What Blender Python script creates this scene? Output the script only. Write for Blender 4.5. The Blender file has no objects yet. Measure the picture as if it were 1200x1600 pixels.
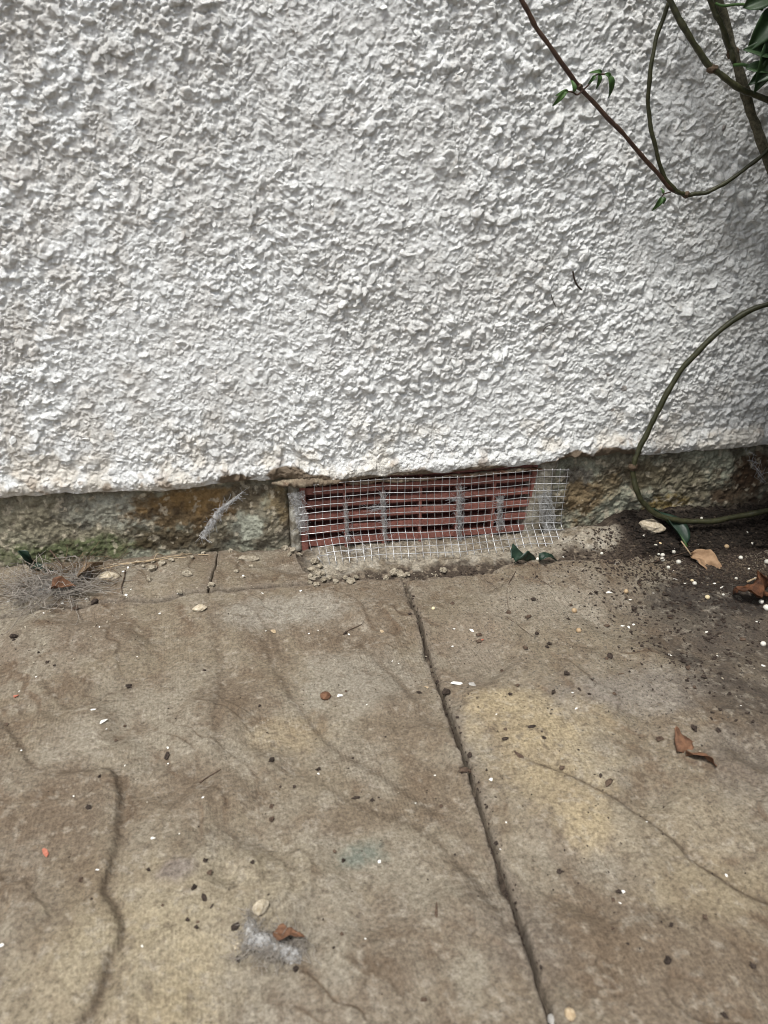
import bpy, bmesh, math, random
import numpy as np
from mathutils import Vector, Matrix, Euler
rad = math.radians
random.seed(7); RNG = np.random.default_rng(11)
scn = bpy.context.scene
COL = scn.collection

# ------------------------------------------------------------------ camera
CAM = Vector((0.0, -0.63, 0.345)); YAW = rad(8.5); PIT = rad(26.2); F = 1200.0
fwd = Vector((math.sin(YAW)*math.cos(PIT), math.cos(YAW)*math.cos(PIT), -math.sin(PIT)))
rgt = Vector((math.cos(YAW), -math.sin(YAW), 0)); up = rgt.cross(fwd)
cd = bpy.data.cameras.new('camera'); cam = bpy.data.objects.new('camera', cd); COL.objects.link(cam)
cam.matrix_world = Matrix(((rgt.x, up.x, -fwd.x, CAM.x), (rgt.y, up.y, -fwd.y, CAM.y), (rgt.z, up.z, -fwd.z, CAM.z), (0, 0, 0, 1)))
cd.sensor_fit = 'VERTICAL'; cd.sensor_height = 8.0; cd.sensor_width = 6.0; cd.lens = 6.0
cd.clip_start = 0.01; cd.clip_end = 200
cd.dof.use_dof = True; cd.dof.focus_distance = 0.63; cd.dof.aperture_fstop = 2.8
scn.camera = cam

# ------------------------------------------------------------------ light
SUN_EL, SUN_AZ = rad(66), rad(215)      # azimuth clockwise from +y
world = bpy.data.worlds.new('World'); scn.world = world; world.use_nodes = True
wn = world.node_tree; wn.nodes.clear()
sky = wn.nodes.new('ShaderNodeTexSky'); sky.sky_type = 'NISHITA'; sky.sun_disc = False
sky.sun_elevation = SUN_EL; sky.sun_rotation = SUN_AZ; sky.air_density = 1.0; sky.dust_density = 4.0
hs = wn.nodes.new('ShaderNodeHueSaturation'); hs.inputs['Saturation'].default_value = 0.42   # an overcast sky is nearly white
bg = wn.nodes.new('ShaderNodeBackground'); bg.inputs['Strength'].default_value = 0.085
wo = wn.nodes.new('ShaderNodeOutputWorld')
wn.links.new(sky.outputs[0], hs.inputs['Color']); wn.links.new(hs.outputs[0], bg.inputs['Color']); wn.links.new(bg.outputs[0], wo.inputs['Surface'])
sd = bpy.data.lights.new('sun', 'SUN'); sd.energy = 1.5; sd.angle = rad(10); sd.color = (1.0, 0.985, 0.945)
sun = bpy.data.objects.new('sun', sd); COL.objects.link(sun)
sdir = Vector((math.sin(SUN_AZ)*math.cos(SUN_EL), math.cos(SUN_AZ)*math.cos(SUN_EL), math.sin(SUN_EL)))
sun.rotation_euler = sdir.to_track_quat('Z', 'Y').to_euler(); sun.location = (-1, -2, 3)
scn.view_settings.view_transform = 'Standard'; scn.view_settings.look = 'None'
scn.view_settings.exposure = 1.12; scn.view_settings.gamma = 1.0; scn.view_settings.use_curve_mapping = False
scn.cycles.filter_width = 1.0; scn.cycles.max_bounces = 6; scn.cycles.diffuse_bounces = 3

# ------------------------------------------------------------------ helpers
def ray(px, py): return fwd*F + rgt*(px-600) + up*(800-py)
def wp(px, py, y=0.0):
    d = ray(px, py); return CAM + d*((y-CAM.y)/d.y)
def gp(px, py, z=0.0):
    d = ray(px, py); return CAM + d*((z-CAM.z)/d.z)
def WX(pts, y=0.0): return [wp(a, b, y) for a, b in pts]
def GX(pts, z=0.0): return [gp(a, b, z) for a, b in pts]

TAB = RNG.random((8, 256, 256))
def vnoise(x, y, s=0):
    t = TAB[s % 8]; xi = np.floor(x).astype(int); yi = np.floor(y).astype(int)
    fx = x-xi; fy = y-yi; fx = fx*fx*(3-2*fx); fy = fy*fy*(3-2*fy)
    a = t[xi & 255, yi & 255]; b = t[(xi+1) & 255, yi & 255]; c = t[xi & 255, (yi+1) & 255]; d = t[(xi+1) & 255, (yi+1) & 255]
    return (a*(1-fx)+b*fx)*(1-fy) + (c*(1-fx)+d*fx)*fy
def fbm(x, y, size, oct=4, s=0, gain=0.5):
    """noise 0..1, largest feature = size metres"""
    v = 0; a = 1; n = 0; f = 1/size
    for i in range(oct):
        v = v+a*vnoise(x*f+17.3*i+s*5.1, y*f-9.7*i+s*3.3, s+i); n += a; a *= gain; f *= 2.03
    return v/n
def ss(a, b, x):
    t = np.clip((x-a)/(b-a), 0, 1); return t*t*(3-2*t)
def mixc(c0, c1, m):
    return c0*(1-m[..., None]) + np.array(c1)*m[..., None]
def blob(X, Y, cx, cy, rx, ry=None):
    ry = ry or rx; return np.exp(-(((X-cx)/rx)**2+((Y-cy)/ry)**2))
def seg_dist(X, Y, pts):
    """distance to a polyline and the side (+ left of travel)"""
    D = np.full(X.shape, 9.0); S = np.zeros(X.shape); T = np.zeros(X.shape)
    n = len(pts)-1
    for i in range(n):
        ax, ay = pts[i][0], pts[i][1]; bx, by = pts[i+1][0], pts[i+1][1]
        dx, dy = bx-ax, by-ay; L = dx*dx+dy*dy+1e-12
        t = np.clip(((X-ax)*dx+(Y-ay)*dy)/L, 0, 1)
        d = np.hypot(X-ax-t*dx, Y-ay-t*dy); s = np.sign(dx*(Y-ay)-dy*(X-ax))
        m = d < D; D = np.where(m, d, D); S = np.where(m, s, S); T = np.where(m, (i+t)/n, T)
    return D, S, T

def tag(o, label=None, cat=None, group=None, kind=None):
    if label: o['label'] = label
    if cat: o['category'] = cat
    if group: o['group'] = group
    if kind: o['kind'] = kind
    return o
def link(name, me, mat=None, parent=None):
    o = bpy.data.objects.new(name, me); COL.objects.link(o)
    if mat and me and not me.materials: me.materials.append(mat)
    if parent: o.parent = parent
    return o
def empty(name, loc=(0, 0, 0)):
    o = bpy.data.objects.new(name, None); COL.objects.link(o); o.location = loc; o.empty_display_size = .01
    return o
def mesh_np(name, V, Q, smooth=True, col=None, attrs=None):
    """mesh of quads (or tris) from numpy arrays"""
    V = np.asarray(V, np.float32).reshape(-1, 3); Q = np.asarray(Q, np.int32); k = Q.shape[1]
    me = bpy.data.meshes.new(name); me.vertices.add(len(V)); me.vertices.foreach_set('co', V.ravel())
    me.loops.add(Q.size); me.loops.foreach_set('vertex_index', Q.ravel())
    me.polygons.add(len(Q)); me.polygons.foreach_set('loop_start', np.arange(0, Q.size, k, dtype=np.int32))
    me.polygons.foreach_set('use_smooth', np.full(len(Q), smooth))
    me.update(calc_edges=True); me.validate()
    if col is not None:
        a = me.attributes.new('tone', 'FLOAT_COLOR', 'POINT'); c = np.ones((len(V), 4), np.float32); c[:, :3] = col.reshape(-1, 3)
        a.data.foreach_set('color', c.ravel())
    for k_, v in (attrs or {}).items():
        a = me.attributes.new(k_, 'FLOAT', 'POINT'); a.data.foreach_set('value', np.asarray(v, np.float32).ravel())
    return me
def grid_mesh(name, P, col=None, flip=False, attrs=None):
    n, m = P.shape[:2]; I = np.arange(n*m).reshape(n, m)
    q = np.stack([I[:-1, :-1], I[1:, :-1], I[1:, 1:], I[:-1, 1:]], -1).reshape(-1, 4)
    if flip: q = q[:, ::-1]
    return mesh_np(name, P, q, True, col, attrs)
def catmull(pts, n=8):
    P = [Vector(p) for p in pts]; P = [2*P[0]-P[1]]+P+[2*P[-1]-P[-2]]; out = []
    for i in range(1, len(P)-2):
        for k in range(n):
            t = k/n; a, b, c, d = P[i-1], P[i], P[i+1], P[i+2]
            out.append(0.5*((2*b)+(c-a)*t+(2*a-5*b+4*c-d)*t*t+(3*b-a-3*c+d)*t**3))
    out.append(P[-2]); return out
def tube_arrays(path, r, sides=8):
    """path list of Vector, r float or list; returns verts, quads"""
    n = len(path); R = r if hasattr(r, '__len__') else [r]*n
    V = []; prev = None
    for i, p in enumerate(path):
        t = (path[min(i+1, n-1)]-path[max(i-1, 0)])
        t = t.normalized() if t.length > 1e-9 else Vector((0, 0, 1))
        if prev is None:
            u = t.cross(Vector((0.3, 0.2, 1))).normalized()
        else:
            u = (prev-t*prev.dot(t)); u = u.normalized() if u.length > 1e-6 else t.orthogonal().normalized()
        prev = u; w = t.cross(u)
        for k in range(sides):
            a = 2*math.pi*k/sides; V.append(p+(u*math.cos(a)+w*math.sin(a))*R[i])
    Q = [(i*sides+k, i*sides+(k+1) % sides, (i+1)*sides+(k+1) % sides, (i+1)*sides+k) for i in range(n-1) for k in range(sides)]
    return V, Q
def tubes(name, items, mat, parent=None, sides=6):
    """items: list of (path, radius) joined in ONE mesh"""
    VV = []; QQ = []; b = 0
    for p, r in items:
        n = len(p); rr = list(r) if hasattr(r, '__len__') else [r]*n
        p = [p[0]]+list(p)+[p[-1]]; rr = [rr[0]*.05]+rr+[rr[-1]*.05]     # closed ends
        V, Q = tube_arrays(p, rr, sides)
        VV += V; QQ += [tuple(i+b for i in q) for q in Q]; b += len(V)
    me = mesh_np(name, np.array([tuple(v) for v in VV]), np.array(QQ))
    return link(name, me, mat, parent)

# ------------------------------------------------------------------ materials
class NT:
    def __init__(s, name, rough=.85, spec=.25):
        m = bpy.data.materials.new(name); m.use_nodes = True; s.m = m; s.t = m.node_tree; s.b = s.t.nodes['Principled BSDF']
        s.b.inputs['Roughness'].default_value = rough; s.b.inputs['Specular IOR Level'].default_value = spec
        s.co = s.n('ShaderNodeTexCoord').outputs['Object']; s.h = None
    def n(s, k, **kw):
        o = s.t.nodes.new(k)
        for a, v in kw.items(): setattr(o, a, v)
        return o
    def l(s, a, b): s.t.links.new(a, b)
    def noise(s, scale, detail=4, rough=.6, co=None, dist=0):
        o = s.n('ShaderNodeTexNoise'); o.inputs['Scale'].default_value = scale; o.inputs['Detail'].default_value = detail
        o.inputs['Roughness'].default_value = rough; o.inputs['Distortion'].default_value = dist; s.l(co or s.co, o.inputs['Vector']); return o.outputs['Fac']
    def voro(s, scale, feat='F1', out='Distance'):
        o = s.n('ShaderNodeTexVoronoi', feature=feat); o.inputs['Scale'].default_value = scale; s.l(s.co, o.inputs['Vector']); return o.outputs[out]
    def ramp(s, src, a, b, ca=(0, 0, 0, 1), cb=(1, 1, 1, 1)):
        o = s.n('ShaderNodeValToRGB'); e = o.color_ramp.elements; e[0].position = a; e[1].position = b; e[0].color = ca; e[1].color = cb
        s.l(src, o.inputs[0]); return o.outputs[0]
    def mix(s, fac, a, b, mode='MIX'):
        o = s.n('ShaderNodeMix', data_type='RGBA', blend_type=mode)
        for i, v in ((0, fac), (6, a), (7, b)):
            if hasattr(v, 'links') or isinstance(v, bpy.types.NodeSocket): s.l(v, o.inputs[i])
            elif i == 0: o.inputs[0].default_value = v
            else: o.inputs[i].default_value = (*v[:3], 1)
        return o.outputs[2]
    def math(s, op, a, b=0.0):
        o = s.n('ShaderNodeMath', operation=op)
        for i, v in ((0, a), (1, b)):
            if isinstance(v, bpy.types.NodeSocket): s.l(v, o.inputs[i])
            else: o.inputs[i].default_value = v
        return o.outputs[0]
    def attr(s, name, out='Color'):
        o = s.n('ShaderNodeAttribute'); o.attribute_name = name; return o.outputs[out]
    def color(s, v):
        if isinstance(v, bpy.types.NodeSocket): s.l(v, s.b.inputs['Base Color'])
        else: s.b.inputs['Base Color'].default_value = (*v[:3], 1)
    def bump(s, height, dist=.001, strength=1.0):
        o = s.n('ShaderNodeBump'); o.inputs['Distance'].default_value = dist; o.inputs['Strength'].default_value = strength
        s.l(height, o.inputs['Height'])
        if s.h is not None: s.l(s.h, o.inputs['Normal'])
        s.h = o.outputs['Normal']; s.l(s.h, s.b.inputs['Normal'])

# painted dash render
r = NT('painted_render', .62, .35)
base = r.attr('tone')
fine = r.noise(420, 5, .65); mid = r.noise(110, 3, .6)
base = r.mix(1.0, base, r.ramp(fine, .3, .62, (.78, .77, .75, 1), (1.06, 1.06, 1.06, 1)), 'MULTIPLY')
sp = r.voro(330); spm = r.math('MULTIPLY', r.ramp(sp, .11, .17, (1, 1, 1, 1), (0, 0, 0, 1)), r.ramp(r.noise(190, 4, .8), .56, .62))
base = r.mix(spm, base, (.06, .05, .04))
r.color(base); r.bump(r.noise(1100, 4, .75), .0008, 1.0); r.bump(r.noise(420, 5, .7), .0016, .85)
M_RENDER = r.m
r = NT('painted_chip', .6, .35); r.co = r.n('ShaderNodeNewGeometry').outputs['Position']
r.color(r.mix(1.0, (.775, .785, .77), r.ramp(r.noise(300, 4, .6), .3, .7, (.84, .83, .81, 1), (1.03, 1.03, 1.02, 1)), 'MULTIPLY'))
r.bump(r.noise(900, 4, .75), .0007, .9); r.bump(r.noise(380, 5, .7), .0012, .8); M_CHIP = r.m
# toned stone (albedo laid down as stains on the mesh)
def toned(name, rough, nsc, lo, hi, b1, b2, spec=.2):
    r = NT(name, rough, spec); c = r.attr('tone')
    c = r.mix(1.0, c, r.ramp(r.noise(nsc, 6, .72), .32, .68, (*lo, 1), (*hi, 1)), 'MULTIPLY')
    r.color(c); r.bump(r.noise(nsc*.5, 5, .7), b1, .8); r.bump(r.noise(nsc*2.2, 4, .7), b2, .7); return r
M_PLINTH = toned('stained_plinth', .95, 320, (.62, .60, .58), (1.45, 1.42, 1.36), .0022, .0009).m
M_MORTAR = toned('sandy_mortar', .95, 420, (.62, .61, .6), (1.3, 1.3, 1.28), .0012, .0006).m
M_GROUND = toned('soil', .97, 420, (.5, .5, .5), (1.45, 1.42, 1.4), .0025, .0012).m
r = toned('riven_paving', .82, 460, (.50, .475, .45), (1.46, 1.47, 1.46), .0010, .0005, .3)
c = r.b.inputs['Base Color'].links[0].from_socket
# brown staining clings to fine blotches; tiny dark specks
c = r.mix(r.math('MULTIPLY', r.ramp(r.noise(620, 4, .7), .57, .66), r.math('ADD', .45, r.attr('speck', 'Fac'))), c, (.035, .03, .026))
r.color(c)
mp = r.n('ShaderNodeMapping'); r.l(r.co, mp.inputs[0]); mp.inputs['Rotation'].default_value = (0, 0, rad(-6))
def wave(axis, sc, d):
    w = r.n('ShaderNodeTexWave', bands_direction=axis); w.inputs['Scale'].default_value = sc; w.inputs['Distortion'].default_value = d
    w.inputs['Detail'].default_value = 2; w.inputs['Detail Scale'].default_value = 3; r.l(mp.outputs[0], w.inputs['Vector']); return w.outputs['Fac']
wv = r.math('ADD', wave('X', 165, 1.2), r.math('MULTIPLY', wave('Y', 150, 1.5), .5))
r.bump(r.math('MULTIPLY', wv, r.ramp(r.noise(14, 3, .6), .42, .62)), .00016, .7)
M_SLAB = r.m
def plain(name, c0, c1, sc=200, rough=.9, bd=.0005, spec=.2):
    r = NT(name, rough, spec); r.co = r.n('ShaderNodeNewGeometry').outputs['Position']; r.color(r.mix(r.ramp(r.noise(sc, 5, .65), .35, .65), c0, c1)); r.bump(r.noise(sc*2.5, 4, .7), bd, .8); return r.m
M_BRICK = plain('red_terracotta', (.19, .075, .058), (.31, .135, .108), 240, .85, .0005)
M_VOID = plain('dark_cavity', (.012, .010, .009), (.03, .02, .018), 60)
M_CRUMB = plain('mortar_crumb', (.18, .15, .105), (.46, .41, .32), 420, .95, .0014)
M_STONE = plain('sandstone', (.34, .28, .19), (.60, .53, .41), 420, .95, .0012)
M_FLAKE = plain('white_flake', (.66, .64, .58), (.84, .83, .79), 500, .75, .0003)
M_BARK = plain('dark_bark', (.018, .014, .011), (.065, .048, .038), 700, .95, .0006)
M_WOOD = plain('brown_twig', (.05, .033, .024), (.12, .085, .06), 500, .9, .0004)
M_TAN = plain('tan_bit', (.30, .22, .13), (.50, .40, .27), 500, .9, .0004)
M_GREYF = plain('grey_flake', (.30, .29, .27), (.42, .40, .37), 500, .9, .0004)
M_RED = plain('terracotta_crumb', (.30, .10, .065), (.46, .18, .12), 400, .9, .0004)
M_RUST = plain('rusty_leaf', (.085, .044, .027), (.20, .105, .060), 180, .8, .0006)
M_RUSTD = plain('dark_rusty_leaf', (.045, .022, .014), (.15, .065, .032), 150, .8, .0008)
M_DRY = plain('dry_leaf', (.22, .135, .075), (.40, .27, .165), 130, .75, .0006)
M_GREEN = plain('green_leaf', (.016, .036, .014), (.034, .070, .022), 60, .5, .0003, .4)
M_DKGREEN = plain('dark_green_leaf', (.009, .022, .014), (.018, .040, .024), 90, .42, .0003, .45)
M_MID = plain('leaf_midrib', (.035, .075, .022), (.065, .125, .035), 90, .5)
M_STEM = plain('olive_stem', (.020, .022, .009), (.048, .047, .020), 260, .5, .0003, .4)
M_STEMR = plain('reddish_stem', (.030, .014, .010), (.060, .032, .019), 260, .5, .0003, .4)
M_WOODY = plain('woody_stem', (.045, .042, .028), (.13, .118, .08), 320, .8, .0005)
M_NODE = plain('stem_node', (.055, .036, .024), (.12, .085, .055), 600, .8)
M_HAIR = plain('dusty_fibre', (.20, .175, .145), (.36, .33, .29), 300, .9)
M_ROOT = plain('brown_fibre', (.12, .08, .05), (.22, .16, .10), 300, .9)
M_WEB = plain('cobweb_silk', (.36, .37, .38), (.58, .59, .60), 500, .7)
M_BEAD = plain('pale_pellet', (.58, .56, .48), (.74, .72, .64), 300, .45, .0002, .5)
M_BEADY = plain('cream_pellet', (.56, .44, .24), (.72, .62, .40), 300, .45, .0002, .5)
M_BEADT = plain('tan_pellet', (.32, .22, .12), (.45, .33, .20), 300, .5, .0002, .5)
r = NT('galvanised_wire', .38, .5); r.b.inputs['Metallic'].default_value = .75
r.color(r.mix(r.ramp(r.noise(300, 3, .6), .35, .7), (.40, .405, .41), (.66, .67, .67))); M_WIRE = r.m
r = NT('tarnished_wire', .45, .5); r.b.inputs['Metallic'].default_value = .6
r.color(r.mix(r.ramp(r.noise(200, 3, .6), .35, .7), (.24, .235, .235), (.46, .45, .44))); M_WIRE2 = r.m
r = NT('cobweb_sheet', .8, .1); r.color((.42, .415, .40)); r.b.inputs['Alpha'].default_value = 1
al = r.math('MULTIPLY', r.ramp(r.noise(420, 5, .7), .36, .58), .75); r.l(al, r.b.inputs['Alpha']); M_SHEET = r.m

# ------------------------------------------------------------------ THE WALL: rendered coat over a stained plinth
wall = tag(empty('house_wall', (0, 0.02, 0)), 'white painted house wall of rough pebbledash above a low stained stone plinth', 'wall')
def par(o, p):   # parent keeping world place
    o.parent = p; o.matrix_parent_inverse = Matrix.Translation(p.location).inverted(); return o
def axis_pts(lo, a, b, hi, step, coarse):
    def grow(s, e):
        out = []; x = s; d = step
        while abs(x-s) < abs(e-s):
            d = min(d*1.25, coarse); x += d*(1 if e > s else -1); out.append(x)
        return out
    return np.array(grow(a, lo)[::-1] + list(np.arange(a, b, step)) + grow(b, hi))
STEP = .0006; WA, WB, WT = -.275, .515, .425
xs = axis_pts(-1.6, WA, WB, 2.0, STEP, .03); zv = axis_pts(0, 0, WT, 1.9, STEP, .03)
LIP = [(-400, 806), (0, 779), (60, 776), (100, 774), (200, 769), (260, 766), (300, 763), (330, 757), (400, 752), (428, 752), (440, 748), (470, 754), (520, 755), (560, 751), (600, 747), (640, 742), (690, 741), (740, 735),
       (800, 730), (850, 726), (890, 716), (930, 714), (970, 707), (1000, 712), (1050, 709), (1100, 705), (1200, 697), (1500, 672)]
lipw = WX(LIP, -.004); LX = [p.x for p in lipw]; LZ = [p.z for p in lipw]
def lipz(x): return np.interp(x, LX, LZ) + (fbm(x, x*0+3.1, .012, 3, 2)-.5)*.0030
zb = lipz(xs)
X, V = np.meshgrid(xs, zv, indexing='ij'); Z = V+zb[:, None]*(1-ss(.3, .9, V))
# base undulation
Hh = (fbm(X, Z, .11, 3, 1)-.5)*.006 + (fbm(X, Z, .03, 3, 4)-.5)*.0022
Hc = np.zeros_like(Hh)
ix0 = int(np.searchsorted(xs, WA)); ix1 = int(np.searchsorted(xs, WB)); iz1 = int(np.searchsorted(zv, WT))
zb_of = lambda x: float(np.interp(x, xs, zb))
smooth_patch = [(wp(540, 260), .028, .025), (wp(575, 40), .02, .03), (wp(1010, 560), .02, .03), (wp(700, 650), .03, .02), (wp(200, 600), .03, .03)]
AMPN = ss(.28, .66, fbm(X, Z, .055, 4, 5))
def chip_raster(N, rmin, rmax, hscale, power):
    for _ in range(N):
        cx = random.uniform(WA, WB); cv = random.uniform(0, WT)
        rr = rmin+(rmax-rmin)*random.random()**power
        amp = hscale*(0.55+0.9*random.random())
        q = 1.0
        for p, a, b in smooth_patch: q -= .75*math.exp(-((cx-p.x)/a)**2-((cv+zb_of(cx)-p.z)/b)**2)
        q *= .35+.65*min(1, max(0, (cv-.004)/.022))
        if random.random() > q+.25: continue
        q *= .30+1.0*float(AMPN[min(len(xs)-1, max(0, int(ix0+(cx-WA)/STEP))), min(iz1-1, max(0, int(cv/STEP)))])
        amp *= max(.3, q)
        asp = random.uniform(1, 1.9); ang = random.uniform(0, math.pi); ca, sa = math.cos(ang), math.sin(ang)
        w = rr*1.25
        i0 = max(ix0, int(ix0+(cx-w-WA)/STEP)); i1 = min(ix1, int(ix0+(cx+w-WA)/STEP)+2)
        j0 = max(0, int((cv-w)/STEP)); j1 = min(iz1, int((cv+w)/STEP)+2)
        if i1-i0 < 2 or j1-j0 < 2: continue
        gx = xs[i0:i1, None]-cx; gz = zv[None, j0:j1]-cv
        u = (gx*ca+gz*sa); v = (-gx*sa+gz*ca)*asp
        tx = random.gauss(0, .30); tz = random.gauss(-.05, .30)
        h = amp*rr*.42+tx*u+tz*v
        k = random.randint(5, 8); a0 = random.uniform(0, 6.28)
        for s in range(k):
            a = a0+6.283*(s+random.uniform(-.25, .25))/k; d = rr*random.uniform(.72, 1.0)
            h = np.minimum(h, (d-(u*math.cos(a)+v*math.sin(a)))*random.uniform(1.0, 3.4))
        sub = Hc[i0:i1, j0:j1]; b = .55*float(sub[sub.shape[0]//2, sub.shape[1]//2])
        np.copyto(sub, np.maximum(sub, np.where(h > 0, b+h, 0)))
chip_raster(6500, .0020, .0068, 1.05, 2.6)
chip_raster(30000, .0010, .0029, 1.20, 1.2)
chip_raster(2400, .0022, .0058, 1.05, 2.0)
chip_raster(16000, .0009, .0018, 1.5, 1.0)
# the paint film rounds the edges a little
def blur(A):
    B = A.copy(); B[1:-1, :] = (A[:-2, :]+2*A[1:-1, :]+A[2:, :])/4; C = B.copy(); C[:, 1:-1] = (B[:, :-2]+2*B[:, 1:-1]+B[:, 2:])/4; return C
Hc = Hc*.7+blur(Hc)*.3
Hc = np.minimum(Hc, .0066)
dense = ss(WA-.008, WA+.005, X)*(1-ss(WB-.005, WB+.008, X))*(1-ss(WT-.006, WT+.004, V))
H = Hh+Hc*.84+(1-dense)*.002+(fbm(X, Z, .0028, 2, 5)-.5)*.0012*dense+(fbm(X, Z, .008, 3, 2)-.5)*.0018
# rounded drip lip at the bottom
lip = np.exp(-((V-.007)/.008)**2); H += lip*(.0042+(fbm(X, Z, .010, 3, 6)-.5)*.0034)
P = np.stack([X, -H, Z], -1)
# rows that curl under the lip
und = []
for k in range(1, 15):
    a = k/14
    ang = a*math.pi/2
    yy = -H[:, 0]*(1-a)**.7*.9 + .022*a**1.7 + (fbm(xs, xs*0+k*.004, .006, 3, 3)-.5)*.0022
    zz = Z[:, 0]-.0035*math.sin(ang)+(fbm(xs, xs*0+k*.003+5, .006, 3, 7)-.5)*.0024*min(1, a*3)
    und.append(np.stack([xs, yy, zz], -1))
P = np.concatenate([np.stack(und[::-1], 1), P], 1)
PX, PZ = P[..., 0], P[..., 2]; VV = np.concatenate([np.tile(-np.arange(14, 0, -1)*.0008, (len(xs), 1)), V], 1)
c = np.ones(PX.shape+(3,))*np.array((.795, .81, .80))
n1 = fbm(PX, PZ, .16, 4, 2); n2 = fbm(PX, PZ, .020, 4, 5); n3 = fbm(PX, PZ, .0045, 3, 1)
c = mixc(c, (.63, .625, .60), np.clip(ss(.42, .72, n1*.55+n2*.45)*.6, 0, 1))
lft = ss(.05, -.22, PX); c = mixc(c, (.60, .575, .53), lft*ss(.38, .62, n2)*.65)
c = mixc(c, (.50, .44, .37), ss(.66, .80, n3)*ss(.52, .66, n2)*.35)
low = 1-ss(.0, .085, VV); c = mixc(c, (.75, .69, .58), low*ss(.46, .66, n2)*.5)
lowr = (1-ss(.0, .03, VV))
c = mixc(c, (.30, .22, .15), lowr*ss(.60, .72, fbm(PX, PZ, .010, 4, 6))*.75)
nb0 = fbm(PX, PZ, .012, 4, 3); BROWN = np.array((.16, .12, .085))
c = mixc(c, BROWN, ss(.0005, -.0035, VV+(nb0-.5)*.004)*.9)
# broken, uncovered edge left and right of the air brick
nb = fbm(PX, PZ, .016, 4, 0)
for px, py, rx, rz in ((470, 747, .028, .006), (445, 740, .014, .006), (560, 748, .024, .004), (905, 716, .024, .009), (955, 708, .026, .008), (985, 708, .012, .007), (870, 724, .018, .006), (640, 740, .025, .0035), (760, 731, .03, .0035), (370, 747, .014, .005)):
    p = wp(px, py); bb = blob(PX, PZ, p.x, p.z, rx, rz); c = mixc(c, (.17, .13, .09), ss(.26, .46, bb+(nb-.5)*1.0)*ss(.05, .25, bb))
for px, py, r_ in ((950, 585, .003), (975, 605, .003), (1130, 200, .003), (955, 640, .002)):
    p = wp(px, py); c = mixc(c, (.16, .12, .09), ss(.45, .7, blob(PX, PZ, p.x, p.z, r_)+(n3-.5)*1.2)*.7*ss(.05, .3, blob(PX, PZ, p.x, p.z, r_)))
coat = par(link('render_coat', grid_mesh('render_coat', P, c, flip=False), M_RENDER), wall)
# the 300 largest stones of the dash as pieces of their own
def shard_mesh(name, seed, flat=.45, n=13, elong=1.25, mat=None, rough=0.0):
    rs = random.Random(seed); bm = bmesh.new()
    for i in range(n):
        th = rs.uniform(0, 6.283); ph = rs.uniform(-1, 1); q = math.sqrt(1-ph*ph)*rs.uniform(.8, 1)
        bm.verts.new((math.cos(th)*q*.5*elong, math.sin(th)*q*.5/elong, ph*.5*flat))
    g = bmesh.ops.convex_hull(bm, input=bm.verts[:])
    bmesh.ops.delete(bm, geom=[v for v in bm.verts if not v.link_faces], context='VERTS')
    bmesh.ops.recalc_face_normals(bm, faces=bm.faces[:])
    me = bpy.data.meshes.new(name); bm.to_mesh(me); bm.free()
    if mat: me.materials.append(mat)
    return me
chipm = [shard_mesh('stone_chip', 100+i, .40, 12, 1.2, M_CHIP) for i in range(14)]
def at_h(x, v):
    i = min(len(xs)-1, int(np.searchsorted(xs, x))); j = min(len(zv)-1, int(np.searchsorted(zv, v))); return float(H[i, j]), float(Z[i, j])
placed = []
while len(placed) < 300:
    x = random.uniform(-.25, .50); v = random.uniform(.02, .41)
    if any((x-a)**2+(v-b)**2 < .013**2 for a, b in placed): continue
    placed.append((x, v)); h, z = at_h(x, v)
    s = .0062+.0045*random.random()**1.8
    o = link('stone_chip', random.choice(chipm)); o.scale = (s, s*random.uniform(.75, 1), s*random.uniform(.7, 1.0))
    o.rotation_euler = (Euler((rad(90)+random.gauss(0, .28), 0, 0)).to_matrix() @ Euler((0, random.gauss(0, .28), random.uniform(0, 6.28))).to_matrix()).to_euler()
    o.location = (x, -h+.0004, z); par(o, wall)

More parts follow.
